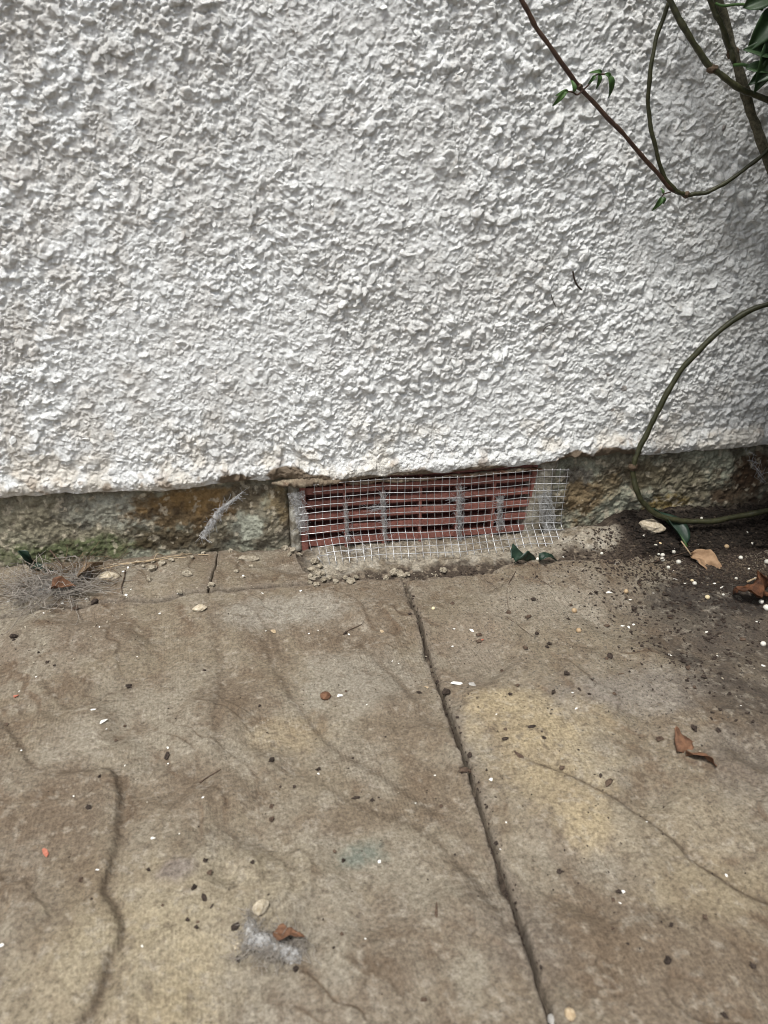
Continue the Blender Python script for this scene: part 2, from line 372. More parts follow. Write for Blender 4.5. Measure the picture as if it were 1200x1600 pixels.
# plinth, left and right of the air brick
BX0, BX1 = wp(466, 800, .006).x, wp(842, 770, .006).x
def plinth(x0, x1, seed):
    xa = np.concatenate([np.linspace(x0-.0, x0, 1), np.arange(x0, x1, .0009), [x1]]); za = np.arange(-.03, .092, .0009)
    A, B = np.meshgrid(xa, za, indexing='ij')
    h = (fbm(A, B, .05, 4, seed)-.5)*.012+(fbm(A, B, .012, 5, seed+1, .7)-.5)*(.0062 if x0 < 0 else .0095)+(np.abs(fbm(A, B, .006, 3, seed+2)-.5))*.0028
    e = np.minimum(A-x0, x1-A); h -= (1-ss(0, .010, e))*.016
    P = np.stack([A, .0075-h, B], -1); return P, A, B
def plinth_tone(A, B):
    n = fbm(A, B, .030, 5, 1, .6); m = fbm(A, B, .012, 5, 4, .62); k = fbm(A, B, .05, 3, 6)
    c = np.ones(A.shape+(3,))*np.array((.160, .150, .115))
    c = mixc(c, (.24, .25, .20), ss(.45, .62, n))
    def at(px, py, rx, rz, col, s=1.0, seed=0, sharp=.2):
        nonlocal c
        p = wp(px, py, .006); b0 = blob(A, B, p.x, p.z, rx*1.15, rz*1.15); w = b0+(fbm(A, B, .012, 4, seed, .65)-.5)*1.1; c = mixc(c, col, ss(.36, .40+sharp*2, w)*s*ss(.03, .25, b0))
    at(60, 830, .08, .05, (.20, .185, .135), .8, 2)
    at(120, 860, .08, .012, (.095, .115, .055), .9, 3)
    at(190, 800, .05, .02, (.27, .275, .235), .8, 4)
    at(290, 800, .050, .022, (.12, .08, .04), .9, 5)
    at(305, 785, .042, .014, (.215, .14, .062), .85, 1)
    at(270, 845, .05, .014, (.060, .045, .026), .9, 6)
    at(385, 780, .020, .014, (.115, .095, .065), .9, 0)
    at(435, 790, .016, .022, (.16, .12, .065), .8, 5)
    at(392, 825, .020, .014, (.30, .315, .265), .95, 2)
    at(450, 830, .012, .012, (.10, .085, .07), .6, 3)
    at(910, 780, .022, .028, (.14, .10, .055), .9, 3)
    at(900, 745, .016, .010, (.16, .15, .13), .9, 5)
    at(955, 760, .020, .016, (.165, .12, .065), .7, 6)
    at(1010, 745, .025, .020, (.17, .145, .095), .8, 1)
    at(1080, 760, .030, .020, (.17, .155, .11), .9, 4)
    at(1050, 785, .030, .010, (.17, .12, .035), .8, 7)
    at(1090, 800, .030, .007, (.06, .045, .03), .8, 2)
    at(1150, 760, .030, .020, (.065, .042, .026), .9, 1)
    at(1190, 730, .030, .018, (.075, .045, .027), .9, 4)
    at(1195, 790, .030, .018, (.045, .030, .020), .9, 2)
    c = mixc(c, (.045, .032, .022), ss(.58, .70, m)*.55)
    c = mixc(c, (.42, .38, .30), ss(.66, .72, fbm(A, B, .005, 3, 3))*.6)
    return c
for a, b, s in ((-.9, BX0-.001, 2), (BX1+.001, 1.2, 5)):
    if a < 0: xa_ = (a, b)
    P, A, B = plinth(max(a, -.42), min(b, .78), s)
    par(link('plinth_stone', grid_mesh('plinth_stone', P, plinth_tone(A, B)), M_PLINTH), wall)
bm = bmesh.new()
for x0, x1, y0, y1, z0, z1 in ((-1.6, 2.0, .060, .30, -.1, 1.9), (-1.6, -.41, .012, .058, -.1, .09), (.77, 2.0, .012, .058, -.1, .09)):
    bmesh.ops.create_cube(bm, size=1, matrix=Matrix.Translation(((x0+x1)/2, (y0+y1)/2, (z0+z1)/2)) @ Matrix.Diagonal((x1-x0, y1-y0, z1-z0, 1)))
me = bpy.data.meshes.new('wall_core'); bm.to_mesh(me); bm.free()
par(link('wall_core', me, M_VOID), wall)

# ------------------------------------------------------------------ AIR BRICK
ab = tag(empty('air_brick', ((BX0+BX1)/2, .02, 0)), 'red terracotta air brick with louvred slots set low in the wall behind wire mesh', 'air brick')
def box_mesh(name, x0, x1, y0, y1, z0, z1, bev=.0006, tilt=0.0):
    bm = bmesh.new(); bmesh.ops.create_cube(bm, size=1, matrix=Matrix.Diagonal((x1-x0, y1-y0, z1-z0, 1)))
    if bev: bmesh.ops.bevel(bm, geom=bm.edges[:], offset=bev, segments=2, affect='EDGES')
    for v in bm.verts: v.co.z += v.co.y*tilt+random.gauss(0, .00007); v.co.y += random.gauss(0, .00007)
    me = bpy.data.meshes.new(name); bm.to_mesh(me); bm.free(); return me
def box(name, x0, x1, y0, y1, z0, z1, mat, parent, bev=.0006, tilt=0.0):
    o = link(name, box_mesh(name, x0, x1, y0, y1, z0, z1, bev, tilt), mat); o.location = ((x0+x1)/2, (y0+y1)/2, (z0+z1)/2); return par(o, parent)
BY = .007; BZ0, BZ1 = -.012, .072
box('frame_side', BX0+.001, BX0+.0078, BY, BY+.05, BZ0, BZ1, M_BRICK, ab)
box('frame_side', BX1-.0078, BX1-.001, BY, BY+.05, BZ0, BZ1, M_BRICK, ab)
pitch = .01335
inx0, inx1 = BX0+.0078, BX1-.0078; nc = 6; cw = (inx1-inx0)/nc
for r_ in range(6):
    z0 = -.0055+pitch*r_
    box('louvre_bar', inx0+.0002, inx1-.0002, BY+.0008, BY+.019, z0, z0+.0068, M_BRICK, ab, .0005, -.22)
for k in range(1, nc):
    x = inx0+cw*k; box('web', x-.0013, x+.0013, BY, BY+.0205, BZ0, BZ1, M_BRICK, ab)
box('back_plate', inx0, inx1, BY+.021, BY+.030, BZ0, BZ1, M_BRICK, ab)

# ------------------------------------------------------------------ WIRE MESH
wm = tag(empty('wire_mesh', (wp(670, 870, -.004).x, -.004, .0)), 'bent galvanised wire mesh panel fixed over the air brick', 'wire mesh')
NXW, NZW = 37, 12
tl, tr = wp(466, 758, -.0025), wp(884, 733, -.0025); wx0, wx1 = tl.x, tr.x; zt = tl.z+.0002
px_ = (wx1-wx0)/(NXW-1); pz_ = .0068
def mesh_pt(i, j, dy=0.0):
    """i across, j down; foot of the mesh curls out over the mortar"""
    x = wx0+px_*i; s = pz_*j
    L0 = pz_*(8.0-.6*math.sin(i*.085)); bend = max(0, s-L0); an = rad(60)*min(1, bend/.007)
    z = zt-min(s, L0)-bend*math.cos(an*.85); y = -.0035-bend*math.sin(an)
    y += -.0012*math.sin(i*.33+1)-.0010*math.sin(i*.9+j*.7)*.5
    z += .0007*math.sin(i*.21)+.0010*(1-min(i, 4)/4)*-(j/10)*2
    x += .0006*math.sin(j*.6+i*.2) + .0030*(1-min(i, 6)/6)*(max(0, j-6)/4)**1.5
    if i > 31: y += -.0003*(i-31)**1.3; z += -.00015*(i-31)*(j > 7)
    return Vector((x, y+dy, z))
for i in range(NXW):
    j0 = 0 if i > 2 else (0, 1, 0)[i]+3*(i < 2); j1 = NZW-1+.75
    if i < 3: j1 = (7.2, 9.4, 10.6)[i]
    if i > 33: j1 = (11.4, 10.6, 9.0)[i-34]
    n = 26; path = []
    for k in range(n+1):
        j = j0-.15+(j1-j0+.15)*k/n; path.append(mesh_pt(i, j)+Vector((random.gauss(0, .00005), 0, 0)))
    m = M_WIRE if (i > 31 or random.random() < .45) else M_WIRE2
    wm_o = tubes('wire', [(path, .00031)], m, None, 6); par(wm_o, wm)
for j in range(NZW):
    i0, i1 = 0, NXW-1
    if j < 3: i0 = 2-.6*(j == 2)
    if j < 1: i0 = 1.5
    if j == 8: i0 = 0
    if j == 9: i0 = 2.2
    if j == 10: i0 = 3; i1 = 35
    if j == 11: i0 = 5; i1 = 34
    if j == 9: i1 = 36
    n = 90
    path = [mesh_pt(i0-.25+(i1-i0+.5)*k/n, j, -.0005) for k in range(n+1)]
    par(tubes('wire', [(path, .00031)], M_WIRE if j > 1 else M_WIRE2, None, 6), wm)
# two snapped ends bent outwards at the lower left
a = mesh_pt(1.6, 10.4); par(tubes('bent_wire_end', [([a+Vector((0, -.001, .002)), a+Vector((.006, -.003, .0035)), a+Vector((.013, -.005, .005))], .0004)], M_WIRE), wm)
par(tubes('bent_wire_end', [([a+Vector((-.001, -.001, .002)), a+Vector((.001, -.003, 0)), a+Vector((.004, -.005, -.004))], .0004)], M_WIRE), wm)

# ------------------------------------------------------------------ GROUND AND PAVING
BE = [(-300, 990), (0, 964), (120, 953), (290, 937), (400, 926), (480, 919), (560, 912), (630, 905), (760, 893), (860, 885), (1000, 876), (1200, 862), (1500, 842)]
bew = GX(BE); EX = [p.x for p in bew]; EY = [p.y for p in bew]
def back_y(x): return np.interp(x, EX, EY)
jt = [gp(631, 906), gp(652, 970), gp(690, 1085), gp(735, 1220), (gp(790, 1385)), gp(832, 1510), gp(858, 1600)]
JX = [p.x for p in jt][::-1]; JY = [p.y for p in jt][::-1]
e = (jt[-1]-jt[-3]).normalized(); jt_end = jt[-1]+e*.5
def joint_x(y): return np.interp(y, [jt_end.y]+JY, [jt_end.x]+JX)
LEDGES = [  # (polyline px, rise on the left of travel, width)
    ([(-60, 1080), (0, 1130), (30, 1168), (62, 1222)], -.0016, .0022),
    ([(62, 1222), (130, 1212), (183, 1213), (190, 1262), (182, 1350), (166, 1396), (190, 1440), (178, 1510), (140, 1580), (60, 1690)], -.0034, .0026),
    ([(166, 1396), (100, 1440), (20, 1478), (-80, 1500)], .0008, .003),
    ([(400, 985), (430, 1040), (455, 1090), (520, 1165), (590, 1205), (650, 1245), (700, 1290)], -.0014, .0028),
    ([(345, 960), (385, 955), (420, 985), (452, 1045)], -.0010, .002),
    ([(560, 1000), (600, 1040), (650, 1095)], .0008, .0025),
    ([(60, 1060), (95, 1105), (130, 1112), (170, 1085), (215, 1075)], -.0010, .0025),
    ([(360, 1160), (400, 1165), (430, 1200), (490, 1215), (560, 1260), (650, 1290), (730, 1360), (775, 1420)], -.0010, .003),
    ([(690, 1340), (730, 1360), (765, 1420), (800, 1470)], -.0014, .003),
    ([(820, 1195), (870, 1208), (920, 1232), (1000, 1278), (1060, 1330), (1110, 1370), (1160, 1400), (1230, 1430)], -.0036, .0026),
    ([(735, 900), (765, 920), (785, 950), (795, 985)], .0008, .0016),
    ([(985, 1290), (1040, 1380), (1160, 1500), (1240, 1560)], .0005, .004),
    ([(560, 1485), (600, 1530), (640, 1560)], .0012, .003),
    ([(480, 985), (560, 1010), (640, 1085), (690, 1180), (700, 1260)], -.0008, .003), ([(330, 960), (345, 1050), (335, 1130), (350, 1200)], -.0012, .0035),
    ([(190, 1215), (260, 1205), (320, 1240), (350, 1300), (420, 1330), (480, 1390)], -.0008, .003), ([(-20, 1010), (60, 1000), (140, 1030), (200, 1080), (230, 1150)], .0010, .003),
    ([(900, 1380), (960, 1420), (1040, 1440), (1100, 1500), (1110, 1570)], .0012, .0035), ([(1000, 960), (1040, 1010), (1070, 1090), (1150, 1150), (1230, 1170)], .0012, .003),
    ([(335, 872), (336, 900), (328, 930)], .0010, .0012),
]
LW = [(catmull(GX(p), 3) if len(p) > 2 else GX(p), h, w) for p, h, w in LEDGES]
def terrace(X, Y):
    """riven stone: thin layers that end in long curving edges; returns layer height and nearness to an edge"""
    u = X*.62-Y*.78; v = X*.78+Y*.62
    wx = (fbm(u, v, .06, 3, 4)-.5)*.05; wy = (fbm(u, v, .05, 3, 6)-.5)*.05
    n = fbm((u+wx)*.42, v+wy, .085, 3, 2, .45)*9; fl = np.floor(n); fr = n-fl
    stepw = .10; rise = ss(1-stepw, 1, fr); pres = ss(.30, .55, fbm(u, v, .07, 3, 7))
    return (fl+rise)*pres*.8, (np.exp(-((fr-.93)/.07)**2)+.35*ss(.55, .95, fr))*pres
def relief(X, Y):
    tz, te = terrace(X, Y); z = (fbm(X, Y, .10, 3, 3)-.5)*.0040+(fbm(X, Y, .022, 4, 5)-.5)*.0013+tz*.0018
    for pts, h, w in LW:
        x0 = min(p.x for p in pts)-.05; x1 = max(p.x for p in pts)+.05; y0 = min(p.y for p in pts)-.05; y1 = max(p.y for p in pts)+.05
        if X.size > 50:
            m = (X > x0) & (X < x1) & (Y > y0) & (Y < y1)
            if not m.any(): continue
            xx, yy = X[m], Y[m]
        else: m = slice(None); xx, yy = X, Y
        wob = (fbm(xx, yy, .014, 4, 6)-.5)*.0065
        d, s, t = seg_dist(xx+wob, yy-wob*.8, pts)
        ends = np.minimum(1, np.minimum(t, 1-t)*8+.05)
        step = h*(.5+.5*np.clip(s*d/w, -1, 1))*np.exp(-np.maximum(0, d-w)/.022)*ends
        groove = -abs(h)*.45*np.exp(-(d/w)**2)*ends
        z[m] += step+groove
    return z
def slab_tone(X, Y):
    n = fbm(X, Y, .09, 5, 2, .6); m = fbm(X, Y, .028, 5, 5, .66); k = fbm(X*1.0+Y*.35, Y*.45-X*.25, .045, 5, 1, .62); f = fbm(X, Y, .007, 3, 4)
    c = np.ones(X.shape+(3,))*np.array((.168, .139, .099))
    c = mixc(c, (.214, .189, .147), ss(.44, .66, n)*.8)
    c = mixc(c, (.118, .086, .060), ss(.44, .66, k)*.62)
    c = mixc(c, (.118, .085, .056), ss(.50, .70, m*.6+fbm(X, Y, .010, 5, 2, .7)*.4)*.75)
    c = mixc(c, (.245, .220, .178), ss(.52, .78, fbm(X, Y, .035, 6, 7, .72))*.5)
    tz, te = terrace(X, Y); c = mixc(c, (.105, .074, .048), np.clip(te, 0, 1)*(.25+.7*ss(.35, .65, m)))
    def at(px, py, rx, ry, col, s, seed=0, sh=.35):
        nonlocal c
        p = gp(px, py); b0 = blob(X, Y, p.x, p.y, rx*1.25, ry*1.25); w = b0+(fbm(X, Y, .018, 6, seed, .78)-.5)*1.1; c = mixc(c, col, ss(.24, .50+sh, w)*s*ss(.02, .30, b0))
    Yl = (.320, .262, .165)
    at(810, 1130, .036, .026, Yl, .60, 1); at(770, 1105, .020, .012, Yl, .5, 5); at(855, 1190, .034, .024, Yl, .5, 3); at(885, 1250, .028, .024, Yl, .55, 2); at(900, 1130, .03, .02, Yl, .35, 7)
    at(920, 1300, .015, .015, Yl, .7, 4); at(1120, 1400, .03, .02, (.26, .215, .14), .5, 6)
    at(1150, 1110, .02, .014, (.25, .20, .125), .5, 2); at(1060, 1300, .04, .02, (.24, .20, .14), .5, 3)
    at(440, 1150, .026, .016, (.27, .215, .135), .5, 6); at(290, 1420, .06, .03, (.255, .215, .145), .5, 2)
    at(220, 1500, .04, .03, (.27, .23, .155), .6, 4); at(60, 1570, .04, .02, (.24, .205, .145), .5, 5); at(290, 1590, .02, .03, (.28, .23, .145), .5, 1)
    at(560, 1333, .0125, .0095, (.125, .145, .122), .8, 7, .5); at(275, 1372, .009, .006, (.15, .125, .11), .8, 3, .4)
    Br = (.112, .080, .052)
    at(380, 1090, .03, .025, Br, .65, 3); at(360, 1120, .012, .02, Br, .5, 1); at(300, 1240, .045, .02, Br, .6, 5); at(640, 1130, .03, .03, Br, .55, 2)
    at(680, 1240, .03, .02, Br, .5, 4); at(530, 1280, .03, .012, Br, .5, 6); at(60, 1270, .03, .03, Br, .5, 1); at(90, 1400, .03, .02, Br, .4, 0)
    at(740, 1000, .03, .03, (.17, .135, .10), .6, 3); at(900, 1490, .03, .02, Br, .5, 1); at(820, 1470, .02, .03, (.13, .11, .09), .5, 5)
    at(1000, 1090, .06, .025, (.19, .175, .155), .6, 2); at(860, 950, .06, .03, (.235, .21, .17), .5, 7); at(760, 1040, .03, .03, (.21, .185, .148), .4, 0)
    at(450, 960, .06, .02, (.255, .24, .205), .6, 3); at(560, 1060, .04, .03, (.255, .24, .20), .5, 2)
    # soil ground into the paving at the right, deepened with the corner's shade painted in
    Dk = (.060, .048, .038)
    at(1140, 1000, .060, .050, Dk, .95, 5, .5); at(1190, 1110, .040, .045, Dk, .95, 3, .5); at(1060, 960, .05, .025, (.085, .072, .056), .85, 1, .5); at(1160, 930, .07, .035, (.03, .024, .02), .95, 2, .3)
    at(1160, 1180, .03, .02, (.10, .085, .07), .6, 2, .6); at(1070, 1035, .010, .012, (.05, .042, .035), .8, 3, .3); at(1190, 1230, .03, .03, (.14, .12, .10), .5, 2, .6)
    for pts, h, w in LW:      # dirt settled in the riven edges, darkened at high steps as painted shadow
        d, s, t = seg_dist(X+(fbm(X, Y, .014, 4, 6)-.5)*.0065+(f-.5)*.002, Y-(fbm(X, Y, .014, 4, 6)-.5)*.0052, pts); ends = np.minimum(1, np.minimum(t, 1-t)*10+.1)
        c = mixc(c, (.090, .066, .044), np.clip((np.exp(-(d/(w*.7))**2)+.35*np.exp(-(d/(w*2.6))**2))*ends*min(.85, .20+abs(h)*190)*(.05+1.5*m), 0, .80))
    c = mixc(c, (.11, .085, .06), ss(.60, .70, fbm(X, Y, .0045, 4, 1, .7))*.55); c = mixc(c, (.31, .28, .23), ss(.56, .74, fbm(X, Y, .005, 4, 6, .75))*.4)
    return c
ground_objs = []
def slab(xa_fn, xb_fn, ya_fn, yb_fn, nx, ny, zoff, seed, tiltx=0.0, u=None, v=None, bev=1.0):
    """four edges given as functions; rounded, slightly chipped arrises"""
    def par_(n, e=.012):
        t = np.linspace(0, 1, n); return t
    u = par_(nx) if u is None else u; v = par_(ny) if v is None else v; U, W = np.meshgrid(u, v, indexing='ij')
    ym = ya_fn(0)+(yb_fn(0)-ya_fn(0))*W
    for _ in range(3):
        xa = xa_fn(ym); xb = xb_fn(ym); X_ = xa+(xb-xa)*U; ya = ya_fn(X_); yb = yb_fn(X_); ym = ya+(yb-ya)*W
    Y_ = ym
    dx = np.minimum(X_-xa, xb-X_); dy = np.minimum(Y_-ya, yb-Y_); d = np.minimum(dx, dy)
    chip = fbm(X_, Y_, .009, 4, seed)
    edge = (.0014+.0040*ss(.52, .75, chip))*bev
    zz = zoff+relief(X_, Y_)-.0040*(1-ss(0, edge, d))**2+tiltx*(X_-.1)
    wob = (fbm(X_, Y_, .014, 4, seed+1)-.5)*.0035*(1-ss(0, .012, d))
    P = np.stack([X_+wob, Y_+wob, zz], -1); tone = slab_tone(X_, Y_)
    tone = mixc(tone, (.15, .125, .10), (1-ss(.0, .006, d+(chip-.5)*.006))*.5)
    speck = 1.9*blob(X_, Y_, .38, -.15, .15, .14)+.8*blob(X_, Y_, .20, -.12, .12, .09)
    # skirt
    P2 = np.pad(P, ((1, 1), (1, 1), (0, 0)), mode='edge'); T2 = np.pad(tone, ((1, 1), (1, 1), (0, 0)), mode='edge'); S2 = np.pad(speck, 1, mode='edge')
    for sl in ((0, slice(None)), (-1, slice(None)), (slice(None), 0), (slice(None), -1)): P2[sl][..., 2] = -.035
    o = link('paving_slab', grid_mesh('paving_slab', P2, T2, flip=True, attrs={'speck': S2}), M_SLAB); o.parent = ground; ground_objs.append(o); return o
# the ground sheet: bedding and soil, seen in the joints and along the wall
gx = axis_pts(-30, -.36, .62, 30, .0011, 2.0); gy = axis_pts(-30, -.11, .03, .5, .0011, 2.0)
A, B = np.meshgrid(gx, gy, indexing='ij'); near = ss(-.42, -.36, A)*(1-ss(.62, .7, A))*ss(-.5, -.4, B)
gm = -.0075+(fbm(A, B, .012, 4, 2)-.5)*.003*near
gm += near*((fbm(A, B, .0045, 3, 5)-.5)*.0030+(fbm(A, B, .009, 4, 0, .7)-.5)*.0035)
# mortar fillet under the mesh, hump to its right, soil bank in the right corner
x_l, x_r = gp(478, 880).x, gp(905, 860).x
d_edge = np.clip((B-back_y(A)), -.05, .2)
zone_m = ss(x_l-.008, x_l+.016, A)*(1-ss(x_r-.03, x_r+.01, A))
fil = ss(.010, .040, d_edge+(fbm(A, B, .012, 4, 1)-.5)*.016)
gm += zone_m*(fil*.0065*(1-.75*ss(.024, .042, d_edge))+(fbm(A, B, .012, 5, 6, .65)-.5)*.0065*fil)
hp = gp(925, 845); hump = blob(A, B, hp.x, hp.y+.004, .034, .026)*ss(.004, .016, d_edge)
gm += hump*.018+(fbm(A, B, .009, 5, 3, .65)-.5)*.008*hump
zone_s = ss(gp(950, 850).x, gp(1010, 850).x, A); soil = zone_s*ss(-.004, .012, d_edge+(fbm(A, B, .02, 4, 4)-.5)*.02)
gm += soil*(.0095+.009*ss(.02, .06, d_edge)+(fbm(A, B, .010, 5, 2, .7)-.5)*.0125)*(1-ss(.75, .9, A))
lfz = (1-ss(x_l-.012, x_l, A))*near; gm += lfz*(ss(.044, .056, d_edge))*(.004+(fbm(A, B, .007, 4, 4)-.5)*.006)
gt = np.ones(A.shape+(3,))*np.array((.060, .047, .036))
mort = np.clip(zone_m*ss(.3, .7, fil+(fbm(A, B, .01, 4, 5)-.5)*.7)+ss(.35, .6, hump), 0, 1)
mc = mixc(np.ones(A.shape+(3,))*np.array((.300, .270, .215)), (.17, .14, .10), ss(.5, .66, fbm(A, B, .014, 5, 7))*.8)
mc = mixc(mc, (.36, .34, .29), ss(.56, .7, fbm(A, B, .006, 4, 3))*.6)
gt = gt*(1-mort[..., None])+mc*mort[..., None]
gt = mixc(gt, (.20, .165, .125), lfz*ss(.04, .05, d_edge)*.7)
gt = mixc(gt, (.24, .20, .15), ss(.52, .66, fbm(A, B, .005, 4, 6, .7))*.6*near*(1-soil)*(1-mort))
gt = mixc(gt, (.09, .07, .05), ss(.56, .70, fbm(A, B, .006, 4, 2, .7))*.6*mort)
gt = mixc(gt, (.018, .013, .010), soil*ss(.20, .42, fbm(A, B, .02, 4, 1)))
ls = ss(.028, .045, d_edge)*soil*ss(.50, .64, fbm(A*.35, B*1.6, .012, 4, 3)); gt = mixc(gt, (.095, .078, .060), ls*.55)
ground = link('ground', grid_mesh('ground', np.stack([A, B, gm], -1), gt, flip=True), M_GROUND); tag(ground, kind='structure')
ground_objs.append(ground)
NS = 1.0
y_front = lambda x: np.asarray(x)*0-.64
left_x = lambda y: np.asarray(y)*0+(-.42)
right_x = lambda y: np.asarray(y)*0+.78
vv_ = np.concatenate([np.linspace(0, .31, 25)[:-1], np.linspace(.31, 1, 400)])
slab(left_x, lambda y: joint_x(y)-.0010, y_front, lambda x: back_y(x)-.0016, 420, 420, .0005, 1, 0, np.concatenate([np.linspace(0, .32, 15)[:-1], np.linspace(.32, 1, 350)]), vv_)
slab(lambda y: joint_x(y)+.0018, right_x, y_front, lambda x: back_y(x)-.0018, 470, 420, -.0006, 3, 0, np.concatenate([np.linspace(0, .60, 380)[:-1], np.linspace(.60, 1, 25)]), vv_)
crk = [gp(341, 868), gp(336, 895), gp(326, 935)]
crack_x = lambda y: np.interp(y, [p.y for p in crk][::-1], [p.x for p in crk][::-1])
wallb = lambda x: np.asarray(x)*0-.0035+0*(fbm(np.asarray(x, float), np.asarray(x, float)*0, .02, 2, 1))
e2 = gp(484, 895).x
slab(left_x, lambda y: crack_x(y)-.0001, lambda x: back_y(x)+.0014, wallb, 240, 70, .0002, 5, bev=.35, u=np.concatenate([np.linspace(0, .5, 20)[:-1], np.linspace(.5, 1, 230)]))
slab(lambda y: crack_x(y)+.0003, lambda y: e2+(np.asarray(y)+.06)*-.25, lambda x: back_y(x)+.0014, wallb, 110, 80, .0004, 6, bev=.35)
for xa, xb, ya, yb in ((-1.03, -.428, -.64, .0), (-.42, .13, -1.25, -.648), (.138, .78, -1.25, -.648), (.788, 1.4, -.64, -.07)):   # neighbours outside the frame
    slab(lambda y, q=xa: np.asarray(y)*0+q, lambda y, q=xb: np.asarray(y)*0+q, lambda x, q=ya: np.asarray(x)*0+q, lambda x, q=yb: np.asarray(x)*0+q, 40, 40, 0, 2)
bpy.context.view_layer.update()

def on_ground(px, py):
    """where the sight line meets the paving, mortar or soil"""
    d = ray(px, py).normalized(); best = None
    for o in ground_objs:
        ok, loc, nor, i = o.ray_cast(CAM, d)
        if ok and (best is None or (loc-CAM).length < (best-CAM).length): best = loc
    return best if best is not None else gp(px, py)
def down(x, y):
    best = -9
    for o in ground_objs:
        ok, loc, nor, i = o.ray_cast(Vector((x, y, .3)), Vector((0, 0, -1)))
        if ok: best = max(best, loc.z)
    return best if best > -1 else 0
def mm(px, py): return (on_ground(px, py)-CAM).dot(fwd)/F     # metres per photo pixel there

# ------------------------------------------------------------------ LITTER
def lump_mesh(name, seed, mat, flat=.7, elong=1.0, rough=.3, sub=2):
    bm = bmesh.new(); bmesh.ops.create_icosphere(bm, subdivisions=sub, radius=.5); rs = random.Random(seed)
    off = Vector((rs.uniform(0, 50), rs.uniform(0, 50), rs.uniform(0, 50)))
    from mathutils import noise as mn
    for v in bm.verts:
        k = 1+rough*mn.noise(v.co*2.2+off)*1.6+rough*.7*mn.noise(v.co*5.5+off)+rough*.5*mn.noise(v.co*12+off); v.co *= k
        v.co.x *= elong; v.co.z *= flat
    for f in bm.faces: f.smooth = rough < .12
    me = bpy.data.meshes.new(name); bm.to_mesh(me); bm.free(); me.materials.append(mat); return me
MESH = {}
def variants(kind):
    if kind in MESH: return MESH[kind]
    K = {
     'stone_lump': lambda s: lump_mesh('stone_lump', s, M_STONE, .72, 1.15, .17, 3),
     'paint_flake': lambda s: shard_mesh('paint_flake', s, .22, 9, 1.2, M_FLAKE),
     'mortar_crumb': lambda s: lump_mesh('mortar_crumb', s, M_CRUMB, .72, 1.1, .38, 3),
     'mortar_shard': lambda s: shard_mesh('mortar_shard', s, .35, 12, 1.45, M_CRUMB),
     'soil_crumb': lambda s: lump_mesh('soil_crumb', s, M_WOOD if s % 3 == 0 else M_BARK, .6, 1.15, .75),
     'bark_piece': lambda s: shard_mesh('bark_piece', s, .45, 20, 1.0, M_BARK),
     'wood_splinter': lambda s: shard_mesh('wood_splinter', s, .35, 20, 1.0, M_WOOD),
     'brown_seed': lambda s: lump_mesh('brown_seed', s, M_RUST, .7, 1.0, .12),
     'tan_flake': lambda s: shard_mesh('tan_flake', s, .25, 10, 1.2, M_TAN),
     'grey_flake': lambda s: shard_mesh('grey_flake', s, .15, 12, 1.1, M_GREYF),
     'brick_fragment': lambda s: shard_mesh('brick_fragment', s, .35, 10, 1.3, M_RED),
     'fertiliser_pellet': lambda s: lump_mesh('fertiliser_pellet', s, M_BEAD, .95, 1.0, .05),
     'cream_pellet': lambda s: lump_mesh('cream_pellet', s, M_BEADY, .95, 1.0, .05),
     'tan_pellet': lambda s: lump_mesh('tan_pellet', s, M_BEADT, .95, 1.0, .06),
     'pebble': lambda s: lump_mesh('pebble', s, M_GREYF, .7, 1.0, .12, 3),
     'tan_pebble': lambda s: lump_mesh('tan_pebble', s, M_TAN, .7, 1.0, .12, 3),
    }
    MESH[kind] = [K[kind](900+i*7) for i in range(5)]; return MESH[kind]
def litter(kind, px, py, size, label, cat, group=None, aspect=1.0, ang=None, thick=1.0, name=None):
    p = on_ground(px, py); k = (p-CAM).dot(fwd)/F; s = size*k*(.82 if kind == 'soil_crumb' else .92)
    me = random.choice(variants(kind)); o = link(name or kind, me)
    th = random.uniform(0, 6.28) if ang is None else rad(ang)
    o.rotation_euler = (random.gauss(0, .08), random.gauss(0, .08), th)
    o.scale = (s, s/aspect, s/aspect*thick if aspect > 1.5 else s*thick)
    hz = max(abs(v.co.z) for v in me.vertices)*o.scale[2]
    o.location = p+Vector((0, 0, hz*.62)); return tag(o, label, cat, group)
LM = [('the dark bark stick with a white flake', 262, 1180), ('the shiny brown seed', 508, 1090), ('the green-grey stain', 560, 1333), ('the grey fluff lump', 415, 1470), ('the notched riven edge', 188, 1225),
 ('the curved dark riven edge', 182, 1480), ('the pointed pink-red brick shard', 71, 1332), ('the small orange-red brick fragment', 24, 1089), ('the flat black bark piece', 22, 996), ('the chunky bark piece', 148, 943),
 ('the pale pitted mortar lump', 312, 953), ('the hair tangle', 85, 920), ('the long tapering mortar shard', 383, 874), ('the crack in the strip', 331, 905), ('the thin level bark sliver', 556, 1247),
 ('the long flat brown splinter', 682, 1425), ('the black bark lump in the joint', 697, 1084), ('the large white paint shard', 713, 1068), ('the yellow stain', 790, 1125), ('the rounded bark chunk', 953, 1026),
 ('the crumpled orange-brown leaf', 1088, 1170), ('the stubby brown bark stick', 951, 1224), ('the long riven edge of the right slab', 1110, 1370), ('the bottom pebbles', 875, 1590), ('the dry tan leaf', 1088, 895),
 ('the rusty leaf', 1170, 930), ('the sandstone lump', 1017, 829), ('the green leaf under the stem loop', 1045, 840), ('the curled green leaf', 810, 875), ('the seed head', 795, 957), ('the black oval bark piece', 1041, 930),
 ('the tan crumb on the riven line', 427, 987), ('the cluster of dark crumbs', 315, 1395), ('the riven step near the wall', 450, 1045), ('the lower end of the joint', 800, 1400), ('the middle of the joint', 740, 1220), ('the far right yellow stain', 1120, 1400)]
USED = set()
